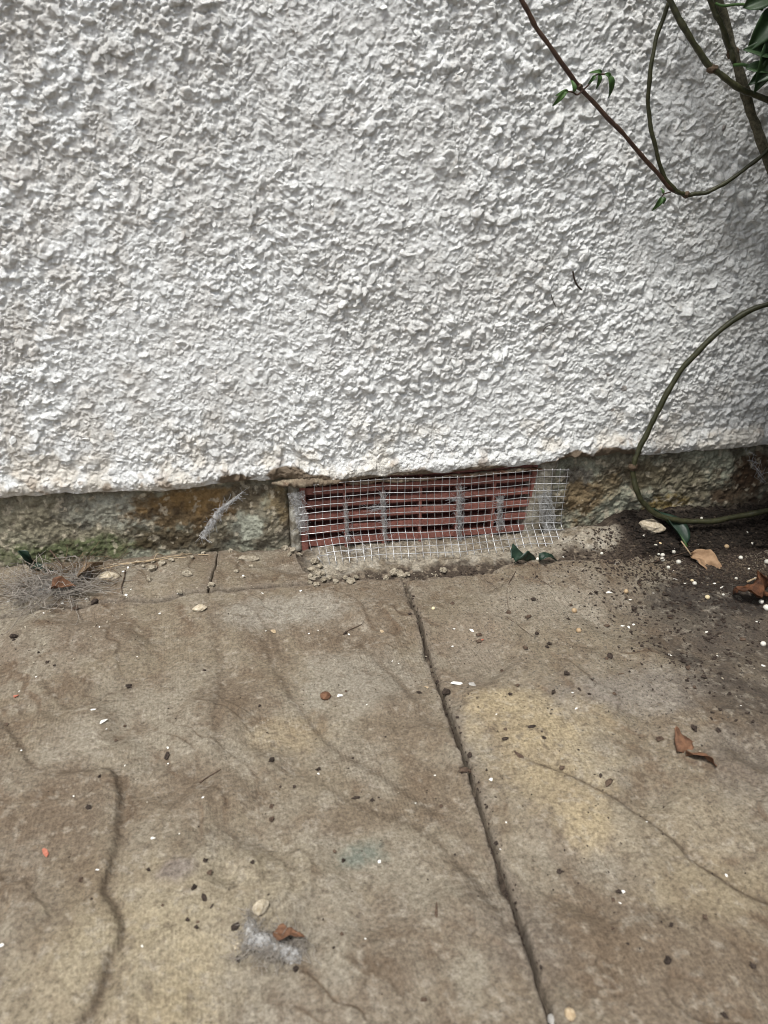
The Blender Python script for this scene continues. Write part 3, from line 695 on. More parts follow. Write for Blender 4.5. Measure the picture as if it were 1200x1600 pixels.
def near(px, py):
    c = sorted(LM, key=lambda l: math.hypot(l[1]-px, (l[2]-py)*1.2))
    for nm_, x, y in c[:3]:
        dx, dy = px-x, py-y; d = math.hypot(dx, dy)
        side = ('just ' if d < 32 else 'well ' if d > 85 else '')+(('right of' if dx > 0 else 'left of') if abs(dx) > abs(dy) else ('in front of' if dy > 0 else 'behind'))
        if (side, nm_) not in USED: break
    USED.add((side, nm_)); return side+' '+nm_
def place_words(px, py):
    return near(px, py)
def place_words_plain(px, py):
    if py < 960-px*.085 and px < 480: return 'on the narrow paving strip below the stained plinth'
    if px > 960 and py < 960: return 'in the dark soil at the right'
    if py < 1050: j = 'near the wall end of'
    elif py < 1300: j = 'in the middle of'
    else: j = 'towards the front of'
    return j+(' the left paving slab' if px < 640+(py-905)*.33 else ' the right paving slab')
W = [(135,936,6),(13,940,7),(281,927,9),(97,943,6),(145,1109,10),(162,1127,14),(262,1168,8),(263,1193,4),(155,980,5),(317,1246,5),(115,1244,4),(166,1139,4),(250,959,6),
 (532,1088,14),(483,990,5),(497,985,3),(545,991,6),(613,1033,4),(623,1037,4),(573,1101,4),(497,1209,6),(680,1212,5),(649,1255,4),(238,1310,12),(280,1303,4),(152,1359,6),
 (222,1478,7),(3,1478,11),(592,1347,9),(571,1467,5),(782,1327,4),(709,983,8),(737,985,10),(707,1010,6),(713,1068,19),(952,926,10),(984,937,7),(972,978,8),(982,980,7),(990,976,6),
 (1047,1024,9),(1120,1025,6),(895,1083,6),(901,1107,8),(768,1218,9),(776,1116,5),(975,1394,9),(969,1411,5),(1135,1368,6),(1010,1284,5),(791,1285,4),(1103,988,9),(1184,972,7),(1192,1040,8),(1158,1103,4),
 (68,958,5),(56,1058,6),(415,986,5),(195,1196,4),(214,1026,4),(380,900,7),(470,923,6),(410,927,5),(30,1080,4),(33,1173,5),(193,893,6),(200,887,7),(190,925,5),(197,930,7),(205,921,5),(1021,927,6),(880,870,5)]
for px, py, s in W:
    litter('paint_flake', px, py, s*1.1, ('tiny white paint flake ' if s < 6 else 'small white paint flake ' if s < 9 else 'larger white paint flake ') +place_words(px, py), 'paint flake', 'white paint flakes scattered on the paving', random.choice((1, 1.2, 1.6)))
D = [(118,952,10,1.3),(202,1074,9,1),(10,1133,6,1),(195,1135,5,1),(181,1158,5,1),(155,1214,7,1.5),(138,1262,9,1.2),(541,1081,4,1),(540,990,7,1.3),(655,1083,7,1.3),(406,1103,5,1),(418,1145,5,2),
 (424,1189,9,1.3),(498,1203,9,1.5),(460,1230,6,1),(438,1230,4,1),(424,1261,8,1.2),(425,1281,9,1.1),(582,1251,6,1),(551,1185,4,1),(689,1260,6,1),(321,1345,7,1),(327,1365,9,1.2),(304,1387,10,1.1),
 (232,1360,7,1.2),(293,1438,7,1),(309,1441,5,1),(307,1450,7,1),(254,1415,5,1),(126,1376,9,1.4),(394,1348,6,1),(372,1500,9,1),(523,1332,7,1.4),(537,1345,7,1),(662,1563,10,1.5),(534,1460,6,1),
 (875,1363,9,1.2),(833,937,7,1),(825,965,10,1.3),(990,954,12,1.4),(1046,965,9,1.1),(821,1014,8,1.2),(855,1012,6,1),(784,1049,6,1),(885,1053,9,1.1),(948,1030,6,1),(808,1072,7,1.3),(865,1082,8,1.3),
 (960,1085,7,1.2),(724,1205,15,1.3),(735,1206,9,1),(849,1153,7,1),(878,1201,9,1.2),(938,1213,7,1.2),(1030,1156,12,1.5),(1084,1140,12,1.3),(1122,1143,8,1.1),(760,1204,6,1.4),(967,1395,9,1.2),(958,1407,7,1.2),
 (1101,1434,10,1.3),(1048,1447,8,1.4),(1044,1502,15,1.3),(957,1451,6,1),(980,1475,5,1),(1175,1510,10,1.2),(1131,1588,12,1.5),(839,991,7,1),(858,1007,7,1),(748,993,9,1.2),(748,1003,8,1),(797,1085,6,1),(888,968,5,1),
 (948,979,8,1),(931,926,7,1.2),(892,946,5,1),(1000,915,6,1),(1067,1035,9,1.4),(1075,1045,10,1.4),(1085,1075,8,1.3),(1100,1060,9,1.4),(1140,1085,8,1.2),(1105,1000,9,1.2),(1160,1000,9,1.3),(1130,970,10,1.3),(1047,966,8,1.2),
 (905,1077,6,1.4),(920,1085,6,1.3),(790,1140,5,1),(640,960,5,1),(22,1000,5,1),(60,1020,5,1),(74,1035,5,1),(85,1040,4,1)]
for px, py, s, a in D:
    litter('soil_crumb', px, py, s, ('tiny dark soil crumb ' if s < 6.5 else 'small dark soil crumb ' if s < 9.5 else 'larger dark soil crumb ')+place_words(px, py), 'soil crumb', 'dark soil crumbs scattered on the paving', a)
# single pieces that can be told apart
L = litter
L('bark_piece', 22, 996, 17, 'flat black bark piece at the left edge of the paving, just below the strip joint', 'bark', None, 1.5, 5, 1.2)
L('bark_piece', 148, 943, 22, 'chunky dark brown bark piece beside the joint of the narrow paving strip', 'bark', None, 1.6, 50, 1.6)
L('bark_piece', 262, 1180, 28, 'upright-lying dark bark stick with a white flake at its tip', 'bark', None, 2.8, 80, 1.2)
L('bark_piece', 320, 1048, 11, 'tiny dark bark sliver alone on the left slab', 'bark', None, 2.0, -35, 1.2)
L('bark_piece', 556, 1247, 20, 'thin dark bark sliver lying level in the middle of the left slab', 'bark', None, 2.6, -5, 1.0)
L('bark_piece', 319, 1403, 20, 'dark oval bark piece in the cluster of dark crumbs on the front left slab', 'bark', None, 2.0, 105, 1.0)
L('bark_piece', 332, 1415, 16, 'thin curved dark bark splinter right of the cluster of dark crumbs', 'bark', None, 3.4, 55, 1.0)
L('bark_piece', 697, 1084, 19, 'black bark lump sitting in the joint between the two slabs', 'bark', None, 1.3, 0, 1.6)
L('bark_piece', 953, 1026, 20, 'dark rounded bark chunk with a hollow end on the right slab', 'bark', None, 1.6, 65, 1.4)
L('bark_piece', 791, 1155, 22, 'black bark sliver on the yellow stained area of the right slab', 'bark', None, 2.6, 8, 1.2)
L('bark_piece', 831, 1136, 17, 'short dark bark sliver above the yellow stained area of the right slab', 'bark', None, 2.2, 0, 1.2)
L('bark_piece', 734, 1181, 14, 'dark bark lump fallen at the right side of the slab joint', 'bark', None, 1.3, 70, 1.2)
L('wood_splinter', 951, 1224, 28, 'stubby brown bark stick beside the long riven edge of the right slab', 'bark', None, 2.3, 35, 1.5)
L('wood_splinter', 811, 1180, 26, 'grey-brown leaf scrap lying on the yellow stain', 'leaf scrap', None, 2.4, 120, .5)
L('wood_splinter', 682, 1425, 38, 'long flat brown splinter lying alone on the front of the left slab', 'splinter', None, 5.0, 78, .8)
L('wood_splinter', 970, 1053, 17, 'thin brown splinter on the right slab behind the rounded bark chunk', 'splinter', None, 4, 5, .8)
L('wood_splinter', 896, 1088, 12, 'thin brown splinter pointing at a white flake on the right slab', 'splinter', None, 4, 40, .8)
L('wood_splinter', 142, 1236, 13, 'faint brown splinter near the notched riven edge', 'splinter', None, 4, 50, .6)
L('bark_piece', 1041, 930, 20, 'black oval bark piece on the slab under the dry tan leaf', 'bark', None, 2.0, -15, .9)
L('bark_piece', 955, 880, 14, 'black bark piece on the back edge of the right slab beside a white flake', 'bark', None, 1.8, 0, .9)
L('bark_piece', 1079, 944, 13, 'dark bark nugget below the black oval bark piece', 'bark', None, 1.4, 0, 1.0)
L('brown_seed', 508, 1090, 19, 'shiny brown seed lying beside a white flake on the left slab', 'seed', None, 1.1, 20, 1.0)
L('tan_flake', 427, 987, 15, 'tan crumb on the riven line of the left slab near the wall', 'crumb', None, 1.3)
L('tan_flake', 597, 987, 11, 'faint tan flake on the left slab near the wall', 'flake', None, 1.3, None, .5)
L('tan_flake', 667, 1074, 9, 'small orange-tan flake at the edge of the left slab', 'flake', None, 1.3)
L('grey_flake', 738, 1070, 17, 'pale grey flake lying right of a white paint shard', 'flake', None, 1.1)
L('paint_flake', 962, 881, 14, 'narrow white flake on the back edge of the right slab', 'paint flake', None, 2.4, 0)
L('brick_fragment', 24, 1089, 13, 'small orange-red brick fragment at the left edge of the left slab', 'brick fragment', None, 1.3, 10)
L('brick_fragment', 71, 1332, 24, 'pointed pink-red brick shard on the raised riven area', 'brick fragment', None, 1.9, 120, .7)
L('brick_fragment', 754, 1001, 11, 'reddish fragment among dark crumbs near the white flakes on the right slab', 'brick fragment', None, 1.5, 0)
L('stone_lump', 170, 906, 28, 'largest pale mortar lump on the paving strip, with a pointed end', 'mortar lump', None, 1.25, 10, .8)
L('mortar_shard', 383, 874, 34, 'long pale mortar shard tapering to the right on the paving strip', 'mortar lump', None, 1.5, -8, 1.0)
L('stone_lump', 312, 953, 19, 'pale pitted mortar lump just in front of the strip joint', 'mortar lump', None, 1.15, 0, .7)
L('mortar_crumb', 331, 916, 11, 'round cream mortar lump at the foot of the crack in the strip', 'mortar lump', None, 1.05, 0)
L('mortar_crumb', 281, 927, 9, 'small white mortar lump on the strip, left of the crack', 'mortar lump', None, 1.05, 0)
L('mortar_crumb', 292, 899, 15, 'brownish winged mortar crumb in the middle of the paving strip', 'mortar lump', None, 1.5, -10)
L('mortar_crumb', 238, 891, 14, 'cream mortar crumb close below the stained plinth', 'mortar lump', None, 1.1)
L('mortar_crumb', 253, 882, 11, 'pale grey crumb touching the foot of the stained plinth', 'mortar lump', None, 1.1)
L('mortar_crumb', 233, 907, 9, 'small tan crumb below the cream mortar crumb', 'mortar lump', None, 1.1)
L('mortar_shard', 378, 903, 15, 'flat cream mortar sliver in front of the long tapering shard', 'mortar lump', None, 1.7, 10)
L('mortar_crumb', 369, 894, 8, 'small cream crumb between the tapering shard and the flat sliver', 'mortar lump', None, 1.1)
L('mortar_crumb', 393, 887, 8, 'small white crumb right below the tapering shard', 'mortar lump', None, 1.4)
L('stone_lump', 1017, 829, 34, 'large cream sandstone lump in the soil beside the loop of stem', 'stone', None, 1.2, -25, .9, 'stone_lump')
L('mortar_crumb', 629, 903, 14, 'pale mortar crumb at the top of the joint between the slabs', 'mortar lump', None, 1.3, 0)
L('pebble', 863, 1596, 20, 'grey pebble in the slab joint at the bottom of the picture', 'pebble', None, 1.1)
L('tan_pebble', 890, 1588, 24, 'orange-tan pebble beside the slab joint at the bottom of the picture', 'pebble', None, 1.3, 100)
L('tan_flake', 970, 718, 2, 'x', 'x') if False else None
# crumbled mortar at the left foot of the mesh and along the wall foot
for i, (px, py, s) in enumerate([(492,880,14),(488,893,12),(500,887,10),(497,900,13),(487,905,14),(495,915,10),(506,908,9),(505,898,9),(484,912,9),(540,905,10),(548,910,12),(556,904,9),(515,905,8),(525,910,9),(604,905,9),(615,898,15),(625,898,12),(636,900,11),(692,893,12)]):
    L('mortar_crumb', px, py, s, ('topmost ', 'small ', 'rightmost upper ', 'right middle ', 'leftmost ', 'lower middle ', 'lowest right ', 'second right ', 'lowest left ')[i]+'pale mortar crumb in the heap below the lower left corner of the mesh' if i < 9 else ('tan ', 'flat ', 'pale ', 'low ', 'brownish ', 'lone ', 'left ', 'broad ', 'right ', 'last ')[i-9]+'crumb '+near(px, py)+' in the mesh gap', 'mortar lump', 'mortar crumbs in the gap below the mesh', 1.1)
for i, (px, py, s) in enumerate([(205,884,9),(215,880,8),(224,886,7),(268,877,9),(300,872,7),(318,866,8),(338,856,9),(348,860,8),(380,852,10),(395,856,12),(405,849,9),(412,856,8),(421,853,10),(436,852,12),(445,858,10),(240,879,7),(180,884,7),(360,861,7),(458,862,11),(468,868,9),(452,868,8)]):
    L('mortar_crumb', px, py, s, ('tiny' if s < 8 else 'small' if s < 10 else 'larger')+' crumb by the left plinth foot, '+('far left of the row' if px < 210 else 'left part of the row' if px < 260 else 'just left of the crack' if px < 335 else 'just right of the crack' if px < 370 else 'behind the tapering shard' if px < 398 else 'right of the tapering shard' if px < 425 else 'by the corner of the mesh'), 'mortar lump', 'mortar crumbs along the foot of the left plinth', 1.2)
PEL = [(1024,855,7,0),(1031,851,6,1),(1052,864,7,0),(1035,869,7,0),(1035,876,7.5,0),(1029,867,4,0),(1060,880,8,0),(1044,888,6,0),(1086,866,7.5,0),(1093,853,6,0),(1107,880,8,0),(1123,883,5,0),(1135,856,8,2),
 (1157,873,7,0),(1198,880,9,0),(1170,890,4,0),(1081,909,6,1),(1085,913,7,0),(1105,935,8,1),(1189,942,8,0),(1197,952,11,0),(1068,848,5,0),(1136,842,4,0),(1166,834,6,0),(1096,811,5,0),(1091,880,7,0),(978,926,8,2),(851,870,7,1),
 (840,875,6,0),(897,956,9,2),(904,987,9,2),(1192,1008,9,0),(677,952,6,1),(1111,866,4,0),(1150,905,5,0),(1130,930,4,0),(1180,905,5,0),(940,866,5,0),(1006,838,4,0),(1175,850,5,0)]
nm = ('white', 'cream', 'tan')
for px, py, s, t in PEL:
    loc = near(px, py)
    L(('fertiliser_pellet', 'cream_pellet', 'tan_pellet')[t], px, py, s*1.05, 'small round %s fertiliser pellet %s' % (nm[t], loc), 'pellet', 'round pellets spilled with the soil', 1.0, None, 1, 'fertiliser_pellet')
for px, py, s, a in ((1048,857,13,-25),(1052,892,11,45),(1113,879,12,-20),(1116,912,14,10),(1127,918,12,25),(1055,905,8,-30),(1070,912,9,0)):
    L('paint_flake', px, py, s, 'thin white sliver '+near(px, py), 'paint flake', 'white slivers in the dark soil', 2.8, a)

# soil crumbs nobody could count, and fine grit on the slabs
def scatter(name, pts, meshes_rs, mat, smin, smax, label, cat):
    base = []
    for s in range(6):
        me = lump_mesh('tmp', 40+s, mat, .65, 1.2, .45, 2 if smax > .007 else 1); v = np.array([tuple(q.co) for q in me.vertices]); f = np.array([tuple(p.vertices) for p in me.polygons]); base.append((v, f)); bpy.data.meshes.remove(me)
    VV = []; FF = []; b = 0
    for (x, y) in pts:
        z = down(x, y); v, f = random.choice(base); s = smin+(smax-smin)*random.random()**2.5; a = random.uniform(0, 6.28); ca, sa = math.cos(a), math.sin(a)
        w = v*np.array((1, random.uniform(.5, 1), .8))*s; w = np.stack([w[:, 0]*ca-w[:, 1]*sa, w[:, 0]*sa+w[:, 1]*ca, w[:, 2]], -1)+np.array((x, y, z+s*.2)); VV.append(w); FF.append(f+b); b += len(v)
    o = link(name, mesh_np(name, np.concatenate(VV), np.concatenate(FF), False), mat); return tag(o, label, cat, None, 'stuff')
pts = []
def cloud(n, cpx, cpy, sx, sy):
    p = gp(cpx, cpy)
    for _ in range(n):
        x = random.gauss(p.x, sx); y = random.gauss(p.y, sy)
        if y < -.004 and x < .62: pts.append((x, y))
cloud(6500, 1120, 865, .070, .018); cloud(4500, 1160, 905, .055, .022); cloud(1200, 1010, 850, .03, .012)
bx0, bx1 = gp(700, 895).x, gp(1000, 870).x
for _ in range(750):
    x = random.uniform(bx0-.03, bx1); pts.append((x, float(back_y(x))+abs(random.gauss(.004, .005))))
cloud(900, 1130, 985, .05, .035); cloud(200, 1180, 1100, .03, .04); cloud(90, 1070, 1040, .012, .02)
for _ in range(260):
    y = random.uniform(-.42, -.085); pts.append((float(joint_x(y))+random.gauss(.001, .0016)+.0*y, y))
scatter('soil_crumbs', pts, None, M_BARK, .0005, .0030, 'spilled dark compost crumbs along the back edge of the right slab and corner', 'compost')
pts = []
xs0, xs1 = gp(985, 850).x, gp(1200, 850).x+.06
for _ in range(9500):
    x = random.uniform(xs0, xs1); y = random.uniform(-.062, -.003)
    if random.random() < min(1, (x-xs0)/.03+.15): pts.append((x, y))
scatter('compost', pts, None, plain('dark_compost', (.007, .006, .005), (.032, .024, .018), 350, .95, .0006), .0007, .0056, 'thick bed of dark crumbly compost against the foot of the right plinth', 'compost')
pts = []
for _ in range(150):
    x = random.uniform(xs0, xs1); pts.append((x, random.uniform(-.085, -.006)))
scatter('soil_clods', pts, None, plain('crumbly_clod', (.010, .008, .006), (.060, .046, .034), 420, .95, .0012), .003, .0085, 'larger dark clods lying in the crumbly compost at the right', 'compost')
pts = []
cloud(1500, 1120, 850, .075, .014); cloud(900, 1170, 895, .05, .016)
for _ in range(260):
    x = random.uniform(bx0-.03, bx1); pts.append((x, float(back_y(x))+abs(random.gauss(.005, .006))))
scatter('brown_soil_crumbs', pts, None, plain('brown_soil', (.035, .026, .019), (.12, .092, .066), 500, .95, .0006), .0006, .0036, 'brown earth crumbs lying among the dark compost in the right corner', 'compost')
pts = []
cloud(260, 900, 1030, .08, .06); cloud(160, 800, 1150, .06, .05); cloud(110, 400, 1200, .10, .08); cloud(90, 1000, 1350, .06, .05); cloud(120, 60, 1010, .05, .02)
scatter('dark_grit', pts, None, M_BARK, .0004, .0014, 'fine dark grit sprinkled over both paving slabs', 'grit')
pts = []
cloud(90, 60, 1000, .05, .025); cloud(150, 300, 890, .09, .016); cloud(60, 1110, 890, .05, .02); cloud(70, 500, 1100, .14, .08); cloud(60, 900, 1100, .10, .08)
for _ in range(160):
    x = random.uniform(-.30, gp(484, 900).x); pts.append((x, float(back_y(x))+random.gauss(.002, .003)))
for _ in range(260):
    x = random.uniform(gp(484, 900).x, gp(700, 900).x); pts.append((x, float(back_y(x))+abs(random.gauss(.006, .008))))
scatter('pale_grit', pts, None, M_CRUMB, .0005, .0022, 'fine pale mortar grit on the paving strip, slabs and below the mesh', 'grit')

# ------------------------------------------------------------------ LEAVES
def leaf_mesh(name, L=.05, Wd=.022, fold=.25, curl=.3, crumple=0.0, seed=0, mat=None, nu=16, nv=9, tip=.8, ragged=0.0):
    rs = random.Random(seed); U = np.linspace(0, 1, nu); Vv = np.linspace(-1, 1, nv); u, v = np.meshgrid(U, Vv, indexing='ij')
    w = Wd*np.sin(np.pi*np.clip(u, .0, 1)**tip)**.85*(1-.15*u)+.0004
    if ragged: w = w*(1+ragged*(fbm(u*.05+seed, np.sign(v)*.03+.1, .008, 3, seed)-.5)*2)
    x = u*L; y = v*w/2*2*.5*2/2
    z = abs(v)*w*fold+np.sin(u*np.pi)*L*.12*curl-(u**2)*L*curl*.6
    if crumple:
        z = z+(fbm(u*.05+seed*.3, v*.02+.5, .022, 4, seed)-.5)*crumple*L; x = x+(fbm(u*.05, v*.02+seed, .02, 3, seed+1)-.5)*crumple*L*.5
        y = y+(fbm(u*.05+9, v*.02+seed, .02, 3, seed+2)-.5)*crumple*L*.6
    me = grid_mesh(name, np.stack([x, y, z], -1)); me.materials.append(mat); return me
def solid(o, t=.0003):
    m = o.modifiers.new('thickness', 'SOLIDIFY'); m.thickness = t; return o
def leafobj(name, me, loc, rot, scale=1.0, parent=None, label=None, cat=None, group=None, mat=None, t=.0003):
    o = solid(link(name, me), t); o.location = loc; o.rotation_euler = rot; o.scale = (scale,)*3
    if parent: par(o, parent)
    return tag(o, label, cat, group)
def midrib(me, L, r, mat, leaf, curl, extra=0.0):
    pts = [Vector((-extra+(L*1.0+extra)*t, 0, (math.sin(max(0, t)*math.pi)*L*.12*curl-(t**2)*L*curl*.6)+.0003)) for t in [i/10 for i in range(11)]]
    o = tubes('midrib', [(pts, [r*(1-.7*i/10) for i in range(11)])], mat, leaf); return o
p = on_ground(1072, 893)
me = leaf_mesh('dry_leaf', .036, .020, .35, .45, .32, 3, M_DRY, 26, 15, .75, .25)
o = leafobj('dry_leaf', me, on_ground(1078, 876)+Vector((0, 0, .006)), (rad(18), rad(10), rad(-62)), 1.0, None, 'pale tan dry leaf with a short stalk standing in the dark soil', 'leaf'); s = tubes('leaf_stalk', [([Vector((0, 0, 0)), Vector((-.006, .001, .003)), Vector((-.012, .000, .009))], .0006)], M_TAN, o)
me = leaf_mesh('rust_leaf', .034, .026, .2, .2, .75, 5, M_RUST, 26, 17, .7, .5)
leafobj('dry_leaf', me, on_ground(1062, 1180)+Vector((0, 0, .001)), (rad(6), rad(4), rad(10)), .95, None, 'crumpled orange-brown leaf scrap on the bare middle of the right slab', 'leaf')
me = leaf_mesh('rust_leaf_b', .030, .016, .3, .2, 1.2, 8, M_RUSTD, 26, 17, .7, .6)
leafobj('dry_leaf', me, on_ground(1152, 938)+Vector((0, 0, .006)), (rad(10), rad(-8), rad(8)), 1.0, None, 'crumpled rusty leaf in the dark soil at the right edge', 'leaf')
me = leaf_mesh('green_leaf_a', .046, .022, .35, .25, .12, 6, M_DKGREEN, 20, 11, .75)
a = on_ground(1068, 852)+Vector((0, -.003, .002)); b = wp(1030, 792, -.018)
d = (b-a); o = leafobj('green_leaf', me, a, (0, 0, 0), 1.0, None, 'dark green leaf with pale midrib leaning in the soil under the stem loop', 'leaf')
zx = d.normalized(); yy = Vector((.5, -.9, .25)).cross(zx).normalized(); zz = zx.cross(yy)
o.rotation_euler = Matrix((zx, yy, zz)).transposed().to_euler(); midrib(me, .040, .0011, M_MID, o, .25, .002)
me = leaf_mesh('green_leaf_b', .030, .017, .5, .6, .55, 9, M_DKGREEN, 20, 13, .6, .3)
leafobj('green_leaf', me, on_ground(800, 882)+Vector((0, 0, .0035)), (rad(-20), rad(8), rad(14)), 1.0, None, 'dark curled green leaf in the soil gap below the lower right of the mesh', 'leaf')
me = leaf_mesh('green_leaf_c', .020, .008, .5, .9, .4, 2, M_DKGREEN, 16, 9, .6, .2)
leafobj('green_leaf', me, on_ground(842, 882)+Vector((0, 0, .004)), (rad(10), rad(-10), rad(15)), 1.0, None, 'narrow curled green leaf just right of the larger one below the mesh', 'leaf')
me = leaf_mesh('green_leaf_d', .034, .010, .5, .7, .4, 4, M_DKGREEN, 18, 9, .7, .2)
o = leafobj('green_leaf', me, wp(28, 862, -.010), (rad(70), rad(55), rad(10)), .8, None, 'withered dark green leaf against the plinth at the far left', 'leaf')
o = leafobj('green_leaf', me, on_ground(50, 896)+Vector((0, 0, .004)), (rad(10), rad(0), rad(-10)), .75, None, 'withered dark green leaf lying at the foot of the plinth above the hair tangle', 'leaf')

# ------------------------------------------------------------------ TANGLES, COBWEBS
def strands(name, centre, spread, n, length, r, mat, seed, flat=.3, curl=1.0, parent=None, direction=None, floor=None, npt=12):
    rs = random.Random(seed); it = []
    for _ in range(n):
        p = Vector(centre)+Vector((rs.gauss(0, spread[0]), rs.gauss(0, spread[1]), abs(rs.gauss(0, spread[2])) if floor is not None else rs.gauss(0, spread[2])))
        d = Vector(direction) if direction else Vector((rs.gauss(0, 1), rs.gauss(0, 1), rs.gauss(0, flat))); d.normalize()
        k = Vector((rs.gauss(0, 1), rs.gauss(0, 1), rs.gauss(0, flat))); L = length*rs.uniform(.4, 1.3); path = []
        for i in range(npt):
            path.append(p.copy()); k += Vector((rs.gauss(0, 1), rs.gauss(0, 1), rs.gauss(0, flat)))*.35; k *= .9
            d = (d+k*.22*curl).normalized(); p = p+d*L/npt
            if floor is not None:
                if p.z < floor: p.z = floor+.0003; d.z = abs(d.z)*.3
                elif p.z > floor+.012: d.z = -abs(d.z)
        it.append((path, r*rs.uniform(.7, 1.3)))
    return tubes(name, it, mat, parent, 3)
p = on_ground(85, 920)
tg = strands('hair_tangle', p+Vector((0, 0, .001)), (.017, .011, .003), 330, .040, .00024, M_HAIR, 3, .25, 1.1, floor=p.z+.0004)
tag(tg, 'tangle of dusty hair and dead fibres on the paving strip at the far left', 'tangle')
o = strands('ring_fibre', p+Vector((-.010, 0, .003)), (.009, .006, .002), 80, .035, .00032, M_HAIR, 13, .3, 1.6, floor=p.z); o.parent = tg
q = on_ground(115, 900)
o = strands('root_fibre', q+Vector((0, 0, .001)), (.016, .008, .003), 60, .035, .00020, M_ROOT, 8, .3, .9, floor=q.z); o.parent = tg
me = leaf_mesh('curled_leaf', .019, .009, .6, .3, .35, 12, M_RUST, 20, 13, .7, .2)
leafobj('dry_leaf', me, on_ground(80, 930)+Vector((0, 0, .006)), (rad(15), rad(-5), rad(12)), 1.0, None, 'curled brown leaf caught in the hair tangle at the far left', 'leaf')
me = leaf_mesh('curled_leaf_b', .030, .009, .6, .5, .4, 14, M_ROOT, 20, 9, .7, .2)
leafobj('dry_leaf', me, on_ground(122, 912)+Vector((0, 0, .003)), (rad(10), rad(-25), rad(45)), .9, None, 'narrow twisted brown leaf right of the hair tangle', 'leaf')
def twig(pts, r, mat, label, cat='twig', group=None, name='twig', lift=.001):
    P_ = [on_ground(a, b)+Vector((0, 0, lift+(c_[0] if c_ else 0))) for a, b, *c_ in pts]; P_ = catmull(P_, 6); n = len(P_)
    return tag(tubes(name, [(P_, [r*(1-.5*i/n) for i in range(n)])], mat), label, cat, group)
twig([(75, 872, .012), (88, 880, .007), (98, 890, .004), (112, 898), (118, 912)], .0008, M_WOOD, 'thin dark twig sticking up from the hair tangle')
twig([(196, 893), (194, 905), (190, 918), (191, 930)], .0007, M_WOOD, 'short brown twig pointing to the strip joint left of the crumbs')
twig([(312, 1224), (325, 1215), (345, 1203)], .0005, M_WOOD, 'thin faint twig on the left slab right of the bark stick', lift=.0005)
twig([(536, 992), (546, 985), (566, 976)], .00045, M_WOOD, 'hair-thin twig with a dark tip on the left slab near the wall', lift=.0005)
twig([(1166, 914, .002), (1180, 911, .004), (1196, 908, .004)], .0009, M_TAN, 'pale straight twig above the rusty leaf at the right edge')
twig([(1020, 883, .002), (1060, 872, .003), (1090, 862, .002)], .0005, M_WOOD, 'thin dark rootlet among the white pellets')
twig([(806, 893), (795, 912), (792, 930), (795, 958)], .00035, M_WOOD, 'fine dark rootlet with a seed head lying on the back of the right slab', lift=.0003)
twig([(836, 893), (840, 903), (862, 918), (882, 940)], .00030, M_WOOD, 'fine curved rootlet right of the seed-headed one on the right slab', lift=.0003)
twig([(738, 898), (760, 908), (778, 920)], .00030, M_WOOD, 'fine rootlet at the back edge of the right slab near the joint', lift=.0003)
twig([(792, 965), (810, 978), (832, 995)], .00030, M_WOOD, 'faint straight rootlet running towards dark crumbs on the right slab', lift=.0003)
litter('wood_splinter', 795, 957, 15, 'small brown seed head at the end of a fine rootlet', 'seed head', None, 1.4, 60, .5, 'seed_head')
litter('wood_splinter', 707, 943, 13, 'small brown seed husk near the joint on the right slab', 'seed head', None, 1.4, 80, .5, 'seed_head')
# dead grass along the foot of the left plinth
it = []
for (x0, y0, x1, y1, hh) in ((200, 884, 300, 868, .002), (225, 880, 330, 858, .004), (150, 893, 215, 882, .002), (240, 878, 262, 852, .008), (290, 868, 286, 855, .006), (310, 868, 345, 852, .003), (170, 885, 250, 876, .001)):
    a = on_ground(x0, y0); b = on_ground(x1, y1); a.y = min(a.y, -.006); b.y = min(b.y, -.006); mid = (a+b)/2+Vector((0, -.003, hh+.002)); it.append((catmull([a+Vector((0, 0, .001)), mid, b+Vector((0, 0, hh))], 6), .0004))
tag(tubes('dead_grass', it, M_TAN, None, 5), 'thin dead grass stalks along the foot of the left plinth', 'dead grass')
# fluff with a rusty scrap and a stone, front of the left slab
p = on_ground(415, 1475); z0 = p.z
fl = strands('fluff', p+Vector((0, 0, .0015)), (.0065, .0035, .001), 260, .010, .00012, M_HAIR, 21, .3, 1.3, floor=z0+.0003)
tag(fl, 'grey cobwebby fluff lump on the front of the left slab', 'fluff')
o = strands('fluff_strand', on_ground(392, 1445)+Vector((0, 0, .002)), (.0008, .0055, .0008), 80, .008, .00010, M_HAIR, 22, .3, 1.0, floor=z0); o.parent = fl
o = strands('fluff_strand', on_ground(445, 1490)+Vector((0, 0, .001)), (.0055, .0022, .001), 220, .009, .00012, M_HAIR, 24, .3, 1.2, floor=z0); o.parent = fl
def matted(parent, px, py, wx_, wy_, hgt, seed, ang=0):
    U, V_ = np.meshgrid(np.linspace(-1, 1, 34), np.linspace(-1, 1, 34), indexing='ij'); p = on_ground(px, py); rr_ = np.hypot(U, V_)
    ca, sa = math.cos(rad(ang)), math.sin(rad(ang)); k = .7+.6*fbm(U*.01+seed, V_*.01, .010, 3, seed)
    X_ = (U*ca*wx_-V_*sa*wy_)*k+p.x; Y_ = (U*sa*wx_+V_*ca*wy_)*k+p.y; Z_ = p.z+.0004+hgt*np.clip(1-rr_**2, -.05, 1)*(.3+1.3*fbm(X_, Y_, .004, 4, seed, .7))
    o = link('matted_fibre', grid_mesh('matted_fibre', np.stack([X_, Y_, Z_], -1)), M_SHEET); o.parent = parent; return o
matted(fl, 412, 1475, .0090, .0045, .0060, 3, -15); matted(fl, 445, 1490, .0080, .0040, .0045, 5, -25); matted(fl, 393, 1455, .0035, .0090, .0045, 7, 10); matted(fl, 425, 1480, .0110, .0040, .0035, 9, -20)
